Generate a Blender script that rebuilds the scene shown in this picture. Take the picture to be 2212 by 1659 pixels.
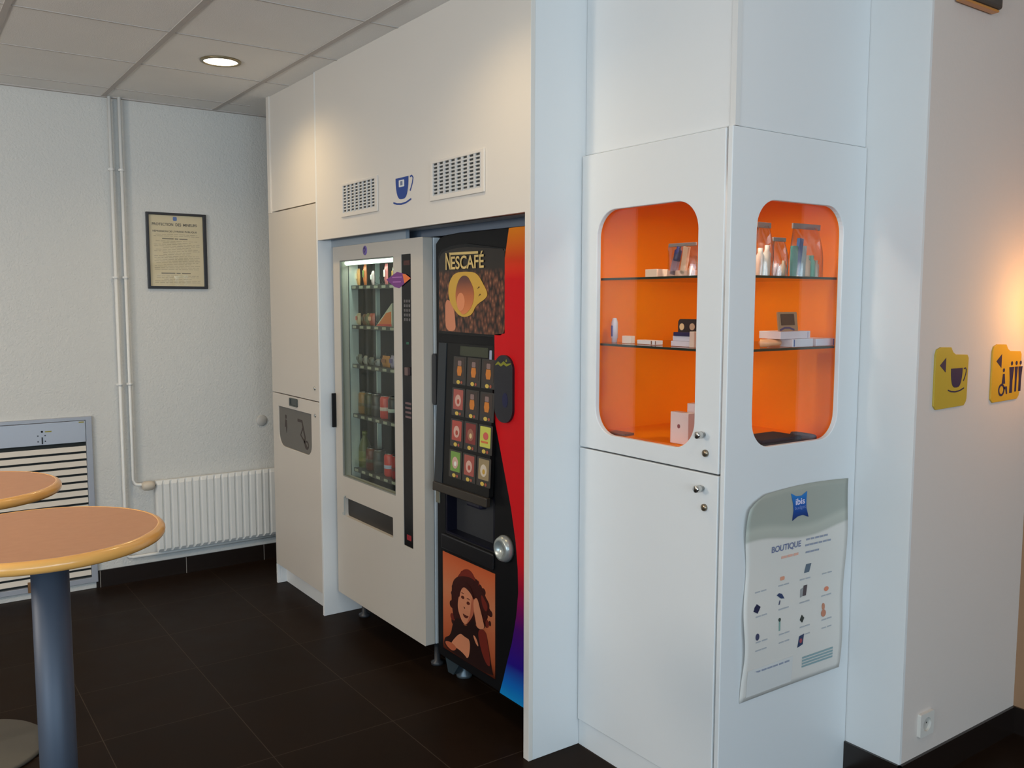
import bpy, bmesh, math, random
from mathutils import Vector, Matrix
from mathutils.geometry import tessellate_polygon
for o in list(bpy.data.objects): bpy.data.objects.remove(o, do_unlink=True)
SC = bpy.context.scene; COL = SC.collection
random.seed(4)
PI = math.pi
def s2l(c):
    return tuple(((x/255)/12.92 if x/255 <= .04045 else ((x/255+.055)/1.055)**2.4) for x in c)

# ---------------------------------------------------------------- camera
cd = bpy.data.cameras.new('camera'); cam = bpy.data.objects.new('camera', cd); COL.objects.link(cam)
cd.sensor_width = 36; cd.sensor_fit = 'HORIZONTAL'; cd.lens = 1920.84/2212*36; cd.clip_start = .05
cam.matrix_world = Matrix.Translation((4.886, -1.783, 1.62)) @ (
    Matrix.Rotation(.95641, 4, 'Z') @ Matrix.Rotation(PI/2-.09255, 4, 'X') @ Matrix.Rotation(.00157, 4, 'Z'))
SC.camera = cam
# ---------------------------------------------------------------- light and exposure
SC.view_settings.view_transform = 'Standard'; SC.view_settings.look = 'None'
SC.view_settings.gamma = 1; SC.view_settings.use_curve_mapping = False
SC.view_settings.exposure = 0.18
wd = bpy.data.worlds.new('world'); SC.world = wd; wd.use_nodes = True
bg = wd.node_tree.nodes['Background']; bg.inputs[0].default_value = (.62, .80, 1, 1); bg.inputs[1].default_value = .35
def area(name, loc, target, sx, sy, power, col):
    l = bpy.data.lights.new(name, 'AREA'); l.shape = 'RECTANGLE'; l.size = sx; l.size_y = sy
    l.energy = power; l.color = col
    o = bpy.data.objects.new(name, l); COL.objects.link(o); o.location = loc
    o.rotation_euler = (Vector(target)-Vector(loc)).to_track_quat('-Z', 'Y').to_euler(); return o
# daylight entering by the two window walls of the lobby behind the camera
area('daylight_east', (8.75, -2.0, 1.75), (0, -2.0, 1.9), 5.2, 1.5, 120, (.60, .82, 1))
area('daylight_front', (5.9, -5.8, 1.75), (4.6, 0, 1.9), 4.2, 1.5, 105, (.58, .81, 1))
def spot(name, loc, power, col, angle=120, blend=.8, size=.05, aim=(0, 0, -1)):
    l = bpy.data.lights.new(name, 'SPOT'); l.energy = power; l.color = col; l.spot_size = math.radians(angle); l.spot_blend = blend
    l.shadow_soft_size = size
    o = bpy.data.objects.new(name, l); COL.objects.link(o); o.location = loc
    o.rotation_euler = Vector(aim).to_track_quat('-Z', 'Y').to_euler(); return o

def lobby_fill(x, y, z, p):  # added fill lights without fixtures, raising the ambient level on ceiling and walls
    l = bpy.data.lights.new('lobby_fill_light', 'POINT'); l.energy = p; l.color = (1, .88, .74); l.shadow_soft_size = .22
    o = bpy.data.objects.new('lobby_fill_light', l); COL.objects.link(o); o.location = (x, y, z)
lobby_fill(1.8, -3.7, 2.0, 92); lobby_fill(4.6, -4.2, 2.0, 44); lobby_fill(7.0, -1.2, 2.0, 22)

# ---------------------------------------------------------------- materials
MATS = {}
def mat(name, col, rough=.5, metal=0, spec=.5, emit=None, estr=0, bump=None, coat=0):
    if name in MATS: return MATS[name]
    m = bpy.data.materials.new(name); m.use_nodes = True; nt = m.node_tree; b = nt.nodes['Principled BSDF']
    b.inputs['Base Color'].default_value = (*col, 1); b.inputs['Roughness'].default_value = rough
    b.inputs['Metallic'].default_value = metal; b.inputs['Specular IOR Level'].default_value = spec
    if coat: b.inputs['Coat Weight'].default_value = coat; b.inputs['Coat Roughness'].default_value = .08
    if emit: b.inputs['Emission Color'].default_value = (*emit, 1); b.inputs['Emission Strength'].default_value = estr
    if bump:
        sc, st, dist = bump
        tc = nt.nodes.new('ShaderNodeTexCoord'); n = nt.nodes.new('ShaderNodeTexNoise'); bp = nt.nodes.new('ShaderNodeBump')
        n.inputs['Scale'].default_value = sc; n.inputs['Detail'].default_value = 3
        nt.links.new(tc.outputs['Object'], n.inputs['Vector']); nt.links.new(n.outputs[0], bp.inputs['Height'])
        bp.inputs['Strength'].default_value = st; bp.inputs['Distance'].default_value = dist
        nt.links.new(bp.outputs[0], b.inputs['Normal'])
    MATS[name] = m; return m
def variegate(m, sc, c1, c2, stretch=(1, 1, 1), detail=4):
    nt = m.node_tree; b = nt.nodes['Principled BSDF']
    tc = nt.nodes.new('ShaderNodeTexCoord'); mp = nt.nodes.new('ShaderNodeMapping'); n = nt.nodes.new('ShaderNodeTexNoise')
    mp.inputs['Scale'].default_value = stretch; n.inputs['Scale'].default_value = sc; n.inputs['Detail'].default_value = detail
    r = nt.nodes.new('ShaderNodeValToRGB'); r.color_ramp.elements[0].position = .35; r.color_ramp.elements[1].position = .65
    r.color_ramp.elements[0].color = (*c1, 1); r.color_ramp.elements[1].color = (*c2, 1)
    nt.links.new(tc.outputs['Object'], mp.inputs[0]); nt.links.new(mp.outputs[0], n.inputs['Vector'])
    nt.links.new(n.outputs[0], r.inputs[0]); nt.links.new(r.outputs[0], b.inputs['Base Color']); return m
WHITE = mat('white_laminate', (.74, .745, .74), .38, spec=.4)
CREAMW = mat('cream_laminate', (.70, .655, .60), .42, spec=.35)
CUPW = mat('cupboard_laminate', (.60, .55, .49), .42, spec=.35)
WHITE2 = mat('white_laminate_edge', (.70, .69, .67), .5)
PAINT = mat('white_paint', (.72, .715, .70), .8, spec=.2, bump=(60, .15, .002))
WALLP = mat('white_textured_wall', (.64, .63, .60), .85, spec=.2, bump=(95, .9, .004))
LOBBY = mat('lobby_wall', (.22, .17, .13), .7)
RWALL = mat('cream_wall', (.66, .58, .52), .8, spec=.2, bump=(80, .3, .002))
CEIL = mat('ceiling_tile', (.54, .52, .50), .95, spec=.1, bump=(220, .6, .002))
TBAR = mat('ceiling_bar', (.50, .46, .43), .6)
variegate(CEIL, 2.2, (.84, .82, .79), (.87, .85, .82))
BLACK = mat('black_plastic', (.008, .008, .009), .4, spec=.18)
GLOSSBLK = mat('gloss_black', (.007, .007, .008), .2, spec=.22)
DARKGREY = mat('dark_grey_plastic', (.035, .036, .040), .4)
CHROME = mat('chrome', (.62, .62, .60), .18, 1)
METAL = mat('brushed_metal', (.42, .45, .50), .32, 1)
BLUEMETAL = mat('blue_grey_metal', (.060, .075, .105), .5, .25)
ALU = mat('grey_metal', (.40, .42, .47), .45, .3)
SLAT = mat('cream_slat', (.66, .60, .52), .5)
RADW = mat('radiator_enamel', (.76, .75, .72), .35)
WOODTOP = mat('beech_top', (.42, .20, .09), .42)
variegate(WOODTOP, 60, (.535, .25, .12), (.56, .265, .13), (1, .5, 1))
WOODEDGE = mat('beech_edge', (.88, .43, .11), .25, coat=.35)
ORANGE = mat('orange_laminate', (.97, .235, .004), .6, spec=.05)
CREAM = mat('machine_cream', (.545, .50, .44), .42)
SIDEW = mat('machine_side', (.74, .78, .80), .45)
INNER = mat('machine_interior', (.055, .052, .040), .5)
TAGM = mat('price_rail', (.45, .46, .36), .5)
BLUE = mat('sign_blue', s2l((22, 62, 140)), .5)
NAVY = mat('navy', s2l((38, 34, 70)), .5)
PAPER = mat('paper', (.66, .64, .62), .6)
NOTICEP = mat('notice_paper', s2l((205, 190, 155)), .6)
INK = mat('ink', (.05, .05, .05), .7); INK2 = mat('faint_ink', s2l((150, 140, 118)), .8)
TILEB = mat('dark_skirting_tile', (.014, .009, .007), .25)
CLEARP = None
def glassy(name, tint=(1, 1, 1), refl=.6, rough=.02, alpha_tint=1.0):
    m = bpy.data.materials.new(name); m.use_nodes = True; nt = m.node_tree; nt.nodes.clear()
    out = nt.nodes.new('ShaderNodeOutputMaterial'); mix = nt.nodes.new('ShaderNodeMixShader')
    t = nt.nodes.new('ShaderNodeBsdfTransparent'); g = nt.nodes.new('ShaderNodeBsdfGlossy'); f = nt.nodes.new('ShaderNodeLayerWeight')
    pw_ = nt.nodes.new('ShaderNodeMath'); pw_.operation = 'POWER'; pw_.inputs[1].default_value = 5; nt.links.new(f.outputs['Facing'], pw_.inputs[0]); f.inputs[0].default_value = .5
    sc = nt.nodes.new('ShaderNodeMath'); sc.operation = 'MULTIPLY_ADD'; sc.inputs[1].default_value = .96; sc.inputs[2].default_value = .04; nt.links.new(pw_.outputs[0], sc.inputs[0])
    mul = nt.nodes.new('ShaderNodeMath'); mul.operation = 'MULTIPLY'; mul.inputs[1].default_value = refl; mul.use_clamp = True
    t.inputs[0].default_value = (*tint, 1); g.inputs['Roughness'].default_value = rough
    nt.links.new(sc.outputs[0], mul.inputs[0]); nt.links.new(mul.outputs[0], mix.inputs[0])
    nt.links.new(t.outputs[0], mix.inputs[1]); nt.links.new(g.outputs[0], mix.inputs[2]); nt.links.new(mix.outputs[0], out.inputs[0])
    MATS[name] = m; return m
GLASS = glassy('window_pane', (.99, .99, .98), 1.1)
VGLASS = glassy('vending_pane', (.86, .89, .85), .8)
SHELFG = glassy('shelf_glass', (.90, .94, .88), 1.0)
CLEAR = glassy('clear_plastic', (.93, .92, .90), 3.2, .12)
PGLASS = glassy('picture_glass', (1, 1, 1), .5)
SHELFEDGE = mat('glass_edge', (.012, .022, .012), .3)
# floor: dark brown ceramic tiles 475 mm with pale thin joints
FLOORM = bpy.data.materials.new('floor_tiles'); FLOORM.use_nodes = True
def build_floor():
    nt = FLOORM.node_tree; b = nt.nodes['Principled BSDF']; L = nt.links.new
    tc = nt.nodes.new('ShaderNodeTexCoord'); mp = nt.nodes.new('ShaderNodeMapping'); L(tc.outputs['Object'], mp.inputs[0])
    mp.inputs['Location'].default_value = (-1.44+.475*8, .25+.475*20, 0)
    br = nt.nodes.new('ShaderNodeTexBrick'); br.offset = 0; br.squash = 1
    br.inputs['Scale'].default_value = 1; br.inputs['Brick Width'].default_value = .475; br.inputs['Row Height'].default_value = .475
    br.inputs['Mortar Size'].default_value = .0017; br.inputs['Mortar Smooth'].default_value = .2
    br.inputs['Color1'].default_value = (.017, .0095, .0058, 1); br.inputs['Color2'].default_value = (.020, .0112, .0068, 1)
    br.inputs['Mortar'].default_value = (.062, .044, .033, 1); L(mp.outputs[0], br.inputs['Vector'])
    n = nt.nodes.new('ShaderNodeTexNoise'); n.inputs['Scale'].default_value = 7; n.inputs['Detail'].default_value = 5; L(tc.outputs['Object'], n.inputs['Vector'])
    mx = nt.nodes.new('ShaderNodeMixRGB'); mx.blend_type = 'MULTIPLY'; mx.inputs[0].default_value = .45
    L(br.outputs[0], mx.inputs[1]); L(n.outputs[0], mx.inputs[2]); L(mx.outputs[0], b.inputs['Base Color'])
    mr = nt.nodes.new('ShaderNodeMapRange'); mr.inputs[3].default_value = .30; mr.inputs[4].default_value = .46
    L(n.outputs[0], mr.inputs[0]); L(mr.outputs[0], b.inputs['Roughness']); b.inputs['Specular IOR Level'].default_value = .04
build_floor()
def ramp_z(name, stops, rough=.4):
    """paint whose colour changes with height on the panel"""
    m = bpy.data.materials.new(name); m.use_nodes = True; nt = m.node_tree; b = nt.nodes['Principled BSDF']
    g = nt.nodes.new('ShaderNodeNewGeometry'); sp = nt.nodes.new('ShaderNodeSeparateXYZ'); mr = nt.nodes.new('ShaderNodeMapRange')
    r = nt.nodes.new('ShaderNodeValToRGB'); mr.inputs[1].default_value = 0; mr.inputs[2].default_value = 2
    nt.links.new(g.outputs['Position'], sp.inputs[0]); nt.links.new(sp.outputs['Z'], mr.inputs[0]); nt.links.new(mr.outputs[0], r.inputs[0])
    el = r.color_ramp.elements
    while len(el) > 1: el.remove(el[-1])
    el[0].position = stops[0][0]/2; el[0].color = (*s2l(stops[0][1]), 1)
    for z, c in stops[1:]: e = el.new(z/2); e.color = (*s2l(c), 1)
    nt.links.new(r.outputs[0], b.inputs['Base Color']); b.inputs['Roughness'].default_value = rough; b.inputs['Specular IOR Level'].default_value = .25
    MATS[name] = m; return m
STRIPE = ramp_z('rainbow_strip', [(.10, (20, 150, 215)), (.17, (15, 110, 200)), (.25, (40, 20, 140)), (.40, (75, 12, 110)), (.56, (160, 15, 50)), (.66, (200, 18, 28)), (1.70, (205, 15, 22)), (1.77, (220, 60, 20)), (1.90, (240, 140, 20))], .5)
BEANS = bpy.data.materials.new('coffee_bean_print'); BEANS.use_nodes = True
def build_beans():
    nt = BEANS.node_tree; b = nt.nodes['Principled BSDF']; L = nt.links.new
    tc = nt.nodes.new('ShaderNodeTexCoord'); mp = nt.nodes.new('ShaderNodeMapping'); mp.inputs['Scale'].default_value = (60, 1, 38); mp.inputs['Rotation'].default_value = (0, .5, 0)
    v = nt.nodes.new('ShaderNodeTexVoronoi'); v.inputs['Scale'].default_value = 1
    r = nt.nodes.new('ShaderNodeValToRGB'); e = r.color_ramp.elements
    e[0].position = .0; e[0].color = (*s2l((165, 110, 75)), 1); e[1].position = .75; e[1].color = (*s2l((32, 18, 12)), 1)
    k = e.new(.25); k.color = (*s2l((112, 66, 45)), 1)
    g = nt.nodes.new('ShaderNodeNewGeometry'); sp = nt.nodes.new('ShaderNodeSeparateXYZ'); st = nt.nodes.new('ShaderNodeMapRange')
    st.inputs[1].default_value = 1.745; st.inputs[2].default_value = 1.725; L(g.outputs['Position'], sp.inputs[0]); L(sp.outputs['Z'], st.inputs[0])
    mx = nt.nodes.new('ShaderNodeMixRGB'); mx.inputs[1].default_value = (*s2l((38, 30, 24)), 1)
    L(tc.outputs['Object'], mp.inputs[0]); L(mp.outputs[0], v.inputs['Vector']); L(v.outputs[0], r.inputs[0])
    L(st.outputs[0], mx.inputs[0]); L(r.outputs[0], mx.inputs[2]); L(mx.outputs[0], b.inputs['Base Color']); b.inputs['Roughness'].default_value = .3
build_beans()

# ---------------------------------------------------------------- mesh helpers
def F(y0):   # plane facing -y (towards the lobby): u = x, v = z, w = outwards
    return lambda u, v, w=0: (u, y0-w, v)
def G(x0):   # plane facing +x: u = y, v = z, w = outwards
    return lambda u, v, w=0: (x0+w, u, v)
def W_(u, v, w=0): return (u, v, w)
def wloc(o):
    p = Vector((0, 0, 0))
    while o: p += o.location; o = o.parent
    return p
class MB:
    def __init__(s): s.v = []; s.f = []; s.sm = []
    def add(s, vs, fs, smooth=False):
        n = len(s.v); s.v += [tuple(q) for q in vs]; s.f += [tuple(n+i for i in f) for f in fs]; s.sm += [smooth]*len(fs); return s
    def box(s, a, b, M=None):
        x0, x1 = sorted((a[0], b[0])); y0, y1 = sorted((a[1], b[1])); z0, z1 = sorted((a[2], b[2]))
        vs = [(x, y, z) for z in (z0, z1) for y in (y0, y1) for x in (x0, x1)]
        if M: vs = [M(*q) for q in vs]
        return s.add(vs, [(0, 2, 3, 1), (4, 5, 7, 6), (0, 1, 5, 4), (2, 6, 7, 3), (0, 4, 6, 2), (1, 3, 7, 5)])
    def plate(s, outer, w0, w1, M, holes=()):
        loops = [list(outer)]+[list(h) for h in holes]
        flat = [q for l in loops for q in l]; n = len(flat)
        tris = tessellate_polygon([[Vector((u, v, 0)) for u, v in l] for l in loops])
        fs = []
        for t in tris:
            a, b, c = [flat[i] for i in t]
            if (b[0]-a[0])*(c[1]-a[1])-(b[1]-a[1])*(c[0]-a[0]) < 0: t = (t[0], t[2], t[1])
            fs.append(tuple(i+n for i in t)); fs.append((t[0], t[2], t[1]))
        k = 0
        for li, l in enumerate(loops):
            ar = sum(l[i][0]*l[(i+1) % len(l)][1]-l[(i+1) % len(l)][0]*l[i][1] for i in range(len(l)))
            for i in range(len(l)):
                a, b = k+i, k+(i+1) % len(l)
                q = (a, b, b+n, a+n) if (ar > 0) == (li == 0) else (b, a, a+n, b+n)
                fs.append(q)
            k += len(l)
        vs = [M(u, v, w0) for u, v in flat]+[M(u, v, w1) for u, v in flat]
        return s.add(vs, fs)
    def lathe(s, prof, c, n=32, ax='z', smooth=True, cap=True):
        vs = []
        for r, h in prof:
            for i in range(n):
                a = 2*PI*i/n; p = (r*math.cos(a), r*math.sin(a), h)
                if ax == 'x': p = (p[2], p[0], p[1])
                if ax == 'y': p = (p[0], -p[2], p[1])
                vs.append((p[0]+c[0], p[1]+c[1], p[2]+c[2]))
        fs = [(j*n+i, j*n+(i+1) % n, (j+1)*n+(i+1) % n, (j+1)*n+i) for j in range(len(prof)-1) for i in range(n)]
        s.add(vs, fs, smooth)
        m = len(s.v)-len(vs); L = len(prof)-1
        if not cap: return s
        if prof[0][0] > 1e-6: s.f.append(tuple(m+i for i in reversed(range(n)))); s.sm.append(False)
        if prof[-1][0] > 1e-6: s.f.append(tuple(m+L*n+i for i in range(n))); s.sm.append(False)
        return s
    def tube(s, pts, r, n=12):
        pts = [Vector(p) for p in pts]; vs = []
        for i, p in enumerate(pts):
            d = ((pts[min(i+1, len(pts)-1)]-p).normalized()+(p-pts[max(i-1, 0)]).normalized()).normalized()
            a = Vector((0, 0, 1)) if abs(d.z) < .9 else Vector((1, 0, 0))
            e1 = d.cross(a).normalized(); e2 = d.cross(e1)
            for k in range(n):
                t = 2*PI*k/n; vs.append(p+(e1*math.cos(t)+e2*math.sin(t))*r)
        L = len(pts)
        fs = [(j*n+k, j*n+(k+1) % n, (j+1)*n+(k+1) % n, (j+1)*n+k) for j in range(L-1) for k in range(n)]
        s.add(vs, fs, True); m = len(s.v)-len(vs)
        s.f += [tuple(m+k for k in range(n)), tuple(m+(L-1)*n+k for k in reversed(range(n)))]; s.sm += [False]*2
        return s
    def build(s, name, m, parent=None, bevel=0, seg=2):
        me = bpy.data.meshes.new(name); off = wloc(parent) if parent else Vector((0, 0, 0))
        me.from_pydata([tuple(Vector(q)-off) for q in s.v], [], s.f); me.materials.append(m)
        me.polygons.foreach_set('use_smooth', s.sm); me.validate()
        bm = bmesh.new(); bm.from_mesh(me); bmesh.ops.recalc_face_normals(bm, faces=bm.faces); bm.to_mesh(me); bm.free()
        o = bpy.data.objects.new(name, me); COL.objects.link(o); o.parent = parent
        if bevel:
            b = o.modifiers.new('bevel', 'BEVEL'); b.width = bevel; b.segments = seg; b.limit_method = 'ANGLE'; b.angle_limit = .6
            b.harden_normals = False
        return o
def rrect(u0, v0, u1, v1, r, n=8, rs=None):
    rs = rs or (r, r, r, r); out = []     # corners BL, BR, TR, TL
    for (cu, cv, a0, q) in ((u0, v0, PI, 0), (u1, v0, 1.5*PI, 1), (u1, v1, 0, 2), (u0, v1, .5*PI, 3)):
        rr = rs[q]
        if rr <= 0: out.append((cu, cv)); continue
        x = cu+rr if q in (0, 3) else cu-rr; y = cv+rr if q in (0, 1) else cv-rr
        for i in range(n+1):
            a = a0+PI/2*i/n; out.append((x+rr*math.cos(a), y+rr*math.sin(a)))
    return out
def ell(cu, cv, a, b, n=28): return [(cu+a*math.cos(2*PI*i/n), cv+b*math.sin(2*PI*i/n)) for i in range(n)]
def rect(u0, v0, u1, v1): return [(u0, v0), (u1, v0), (u1, v1), (u0, v1)]
def arcband(pts, t):   # thick polyline as a polygon
    L, R = [], []
    for i, p in enumerate(pts):
        a = Vector(pts[max(i-1, 0)]); b = Vector(pts[min(i+1, len(pts)-1)]); d = (b-a).normalized(); nrm = Vector((-d.y, d.x))
        tt = t[i] if isinstance(t, (list, tuple)) else t
        L.append(tuple(Vector(p)+nrm*tt/2)); R.append(tuple(Vector(p)-nrm*tt/2))
    return L+R[::-1]
def text(name, s, u0, v0, u1, v1, M, m, parent, w=.001, bold=False):
    cu = bpy.data.curves.new(name, 'FONT'); cu.body = s; cu.size = 1
    if bold: cu.offset = .018
    t = bpy.data.objects.new(name, cu); COL.objects.link(t)
    dg = bpy.context.evaluated_depsgraph_get(); me = bpy.data.meshes.new_from_object(t.evaluated_get(dg))
    bpy.data.objects.remove(t)
    xs = [v.co.x for v in me.vertices]; ys = [v.co.y for v in me.vertices]
    x0, x1, y0, y1 = min(xs), max(xs), min(ys), max(ys); off = wloc(parent) if parent else Vector((0, 0, 0))
    for v in me.vertices:
        v.co = Vector(M(u0+(v.co.x-x0)/(x1-x0)*(u1-u0), v0+(v.co.y-y0)/(y1-y0)*(v1-v0), w))-off
    me.materials.clear(); me.materials.append(m)
    o = bpy.data.objects.new(name, me); COL.objects.link(o); o.parent = parent; return o
def tag(o, label, cat, group=None):
    o['label'] = label; o['category'] = cat
    if group: o['group'] = group
    return o
def thing(name, label, cat, loc=(0, 0, 0), group=None):
    o = bpy.data.objects.new(name, None); COL.objects.link(o); o.location = loc; o.empty_display_size = .1
    return tag(o, label, cat, group)
def struct(o): o['kind'] = 'structure'; return o
def lbl(o, s): o['label'] = s; return o
def soft(pts, it=2):
    for _ in range(it):
        q = []
        for i in range(len(pts)):
            a, b = pts[i], pts[(i+1) % len(pts)]; q += [(a[0]*.75+b[0]*.25, a[1]*.75+b[1]*.25), (a[0]*.25+b[0]*.75, a[1]*.25+b[1]*.75)]
        pts = q
    return pts
def poly(name, pts, w, M, m, parent, th=.0006):
    if name in ('mug_print', 'coffee_print', 'hand_print') or name.startswith('portrait_'): pts = soft(pts)
    return MB().plate(pts, w, w+th, M).build(name, m, parent)

# ================================================================ SETTING
CZ = 2.735
struct(MB().box((-.65, -5.6, -.1), (8.6, 1.75, 0)).build('floor', FLOORM))
struct(MB().box((-.65, -5.6, CZ), (8.6, 1.75, CZ+.1)).build('ceiling', CEIL))
t = MB()
for k in range(-8, 1):
    y = -.14+.6*k
    if y > -5.5: t.box((-.49, y-.012, CZ-.004), (8.5, y+.012, CZ+.01))
struct(t.build('trim_1', TBAR))
t = MB()
for k in range(-1, 14):
    x = .345+.6*k
    if x > -.45: t.box((x-.005, -5.5, CZ-.0025), (x+.005, 0, CZ+.01))
t.box((-.49, -5.5, CZ-.006), (-.466, .9, CZ+.01))
struct(t.build('trim_2', TBAR))
struct(MB().box((-.65, -5.6, 0), (-.49, 1.75, CZ)).build('wall_left', WALLP))
# added dark panel out of view, so the cabinet panes reflect less light
dm_ = struct(MB().plate(rect(-5.3, 0, -2.15, 2.45), 0, .04, G(-.49), [rect(-3.70, .12, -2.30, 2.32), rect(-5.16, .12, -3.80, 2.32)]).build('unseen_dark_panel', mat('dark_panel_rim', (.045, .028, .02), .55)))
struct(MB().plate(rect(-5.2, .1, -2.2, 2.35), 0, .02, G(-.49)).build('trim_13', mat('dark_panel_field', (.030, .020, .016), .6)))  # inner field of the added dark panel
# dark tile skirting with a pale joint every 475 mm
sk = struct(MB().box((-.49, -.874, 0), (-.480, .9, .097)).build('baseboard_left', TILEB))
jm = MB()
jm.box((-.4802, -.3795, 0), (-.4794, -.3765, .097)); jm.box((-.4802, .0955, 0), (-.4794, .0985, .097)); jm.box((-.4802, -.8545, 0), (-.4794, -.8515, .097))
struct(jm.build('trim_3', mat('joint', (.30, .27, .24), .8)))
# rear wall of the lobby alcove, pier and right wall
rw = MB().box((-.65, 1.0, 0), (3.0, 1.12, CZ)); rw.box((3.0, .8735, 0), (3.12, 1.75, CZ)); struct(rw.build('wall_back', PAINT))
struct(MB().box((3.12, .8735, 0), (3.335, .885, CZ)).build('wall_pier', PAINT))
struct(MB().box((3.12, .885, 0), (3.335, 1.75, CZ)).build('wall_right', RWALL))
struct(MB().box((3.335, 1.634, 0), (8.6, 1.75, CZ)).build('wall_rear', mat('apricot_wall', (.34, .19, .10), .8)))
struct(MB().box((3.13, .8640, 0), (3.345, .8735, .102)).box((3.335, .864, 0), (3.345, 1.634, .102)).build('baseboard_right', TILEB))
struct(MB().box((3.345, 1.624, 0), (8.5, 1.634, .102)).build('baseboard_rear', TILEB))
# lobby walls behind the camera with their window openings
MX = lambda u, v, w=0: (8.5+w, u, v)
struct(MB().plate(rect(-5.6, 0, 1.75, CZ), 0, .12, MX, [rect(-4.7, .4, .9, 2.55)]).build('wall_east', LOBBY))
MY = lambda u, v, w=0: (u, -5.5-w, v)
struct(MB().plate(rect(-.65, 0, 8.6, CZ), 0, .12, MY, [rect(3.7, .4, 8.1, 2.55)]).build('wall_front', LOBBY))
def win(name, M, u0, u1, n):
    m = MB(); step = (u1-u0)/n
    m.plate(rect(u0, .4, u1, 2.55), .02, .08, M, [rect(u0+i*step+.03, .43, u0+(i+1)*step-.03, 2.52) for i in range(n)])
    struct(m.build(name, ALU))
win('window_1', MX, -4.7, .9, 4); win('window_2', MY, 3.7, 8.1, 3)

# white laminate joinery round the vending machines (built in, full height)
pan = struct(MB().plate([(.682, 1.92), (2.432, 1.92), (2.432, 0), (2.4635, 0), (2.4635, CZ), (.682, CZ)], 0, .018, F(.018)).build('wall_surround', CREAMW, bevel=.0012))
j = MB()
j.box((.664, 0, 0), (.6815, .92, CZ))                                   # left cheek
j.box((2.432, .0182, 0), (2.463, .92, CZ))                                # right cheek
j.box((.682, .034, 1.928), (2.432, .92, 1.945))                        # soffit
struct(j.build('trim_4', WHITE, bevel=.0012))
struct(MB().box((.682, .0185, 1.9205), (2.432, .034, 1.945)).box((2.405, .034, 1.88), (2.4315, .10, 1.9275)).build('trim_5', BLACK))
struct(MB().box((.684, .072, 1.8885), (1.462, .090, 1.9275)).build('trim_10', mat('pale_blue_fascia', (.33, .38, .43), .5)))
struct(MB().box((1.26, .150, 1.8945), (2.404, .170, 1.9275)).build('trim_11', mat('slate_fascia', (.17, .20, .25), .5)))
struct(MB().box((.682, .88, 0), (2.432, .9, 1.93)).build('trim_6', DARKGREY))
# boxing above tall cupboard, with the bare side edge standing proud of it
b = MB().box((.0, 0, 2.105), (.040, .60, CZ)).box((.040, .008, 2.112), (.664, .60, CZ)); struct(b.build('trim_7', CREAMW, bevel=.001))
# boxing above the display cabinet
b = MB().box((2.463, .237, 2.123), (3.128, .873, CZ)); struct(b.build('trim_8', WHITE, bevel=.004))
struct(MB().box((3.112, .233, 2.123), (3.132, .252, CZ)).build('trim_9', WHITE2))

# ================================================================ TALL CUPBOARD
cb = thing('tall_cupboard', 'tall narrow white cupboard left of the vending machines, with grey bin flap', 'cupboard', (.33, .3, 0))
m = MB().box((0, .020, .0), (.018, .60, 2.104)).box((.645, .020, 0), (.663, .60, 2.104)).box((.018, .020, 2.086), (.645, .6, 2.104)).box((.018, .58, .1), (.645, .6, 2.086))
m.box((0, .0, .0), (.018, .02, .112)); m.build('carcass', WHITE, cb, .001)
MB().box((.018, .055, 0), (.645, .072, .115)).build('plinth', WHITE, cb)
M0 = F(.018)
d = MB().plate(rect(.002, 1.112, .662, 2.104), 0, .018, M0).build('door', CUPW, cb, .0012); lbl(d, 'upper door')
lock = MB().lathe([(.0, 0), (.010, 0), (.010, .004), (.007, .006), (0, .006)], (.613, 0, 1.176), 16, 'y').build('lock', CHROME, d)
d = MB().plate(rect(.002, .115, .662, 1.107), 0, .018, M0, [rrect(.09, .817, .558, 1.037, .03, rs=(.075, .06, 0, 0))]).build('door', CUPW, cb, .0012)
lbl(d, 'lower door with the bin opening')
MB().lathe([(0, 0), (.010, 0), (.010, .004), (.007, .006), (0, .006)], (.612, 0, 1.036), 16, 'y').build('lock', CHROME, d)
fl = MB().plate(rrect(.092, .819, .556, 1.035, .03, rs=(.073, .058, 0, 0)), -.016, -.004, F(0)).build('bin_flap', mat('bin_grey', (.125, .115, .10), .45), d)
pm = MB()
pm.plate(ell(.19, .985, .012, .012, 14), 0, .0008, F(.004)); pm.plate([(.178, .97), (.20, .968), (.206, .93), (.196, .895), (.188, .93), (.172, .925)], 0, .0008, F(.004))
pm.build('person_pictogram', mat('pictogram_brown', (.05, .035, .03), .6), d); pm = MB()
pm.plate(arcband([(.36, .985), (.42, .985), (.44, .94), (.46, .90), (.445, .87)], .016), 0, .0008, F(.004))
pm.plate(arcband([(.43, .95), (.40, .91), (.45, .88), (.49, .845)], .012), 0, .0008, F(.004)); pm.plate(ell(.48, .865, .028, .024), 0, .0007, F(.004), [ell(.48, .865, .018, .014, 20)])
pm.build('waste_pictogram', mat('pictogram_brown', (.05, .035, .03), .6), d)
h = MB().plate(rrect(.268, 1.055, .378, 1.099, .008), 0, .007, F(0), [rrect(.28, 1.062, .366, 1.092, .005)]).plate(rrect(.28, 1.062, .366, 1.092, .005), .0, .003, F(0)).build('flap_handle', mat('slate_plastic', (.055, .065, .062), .4), d)

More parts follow.
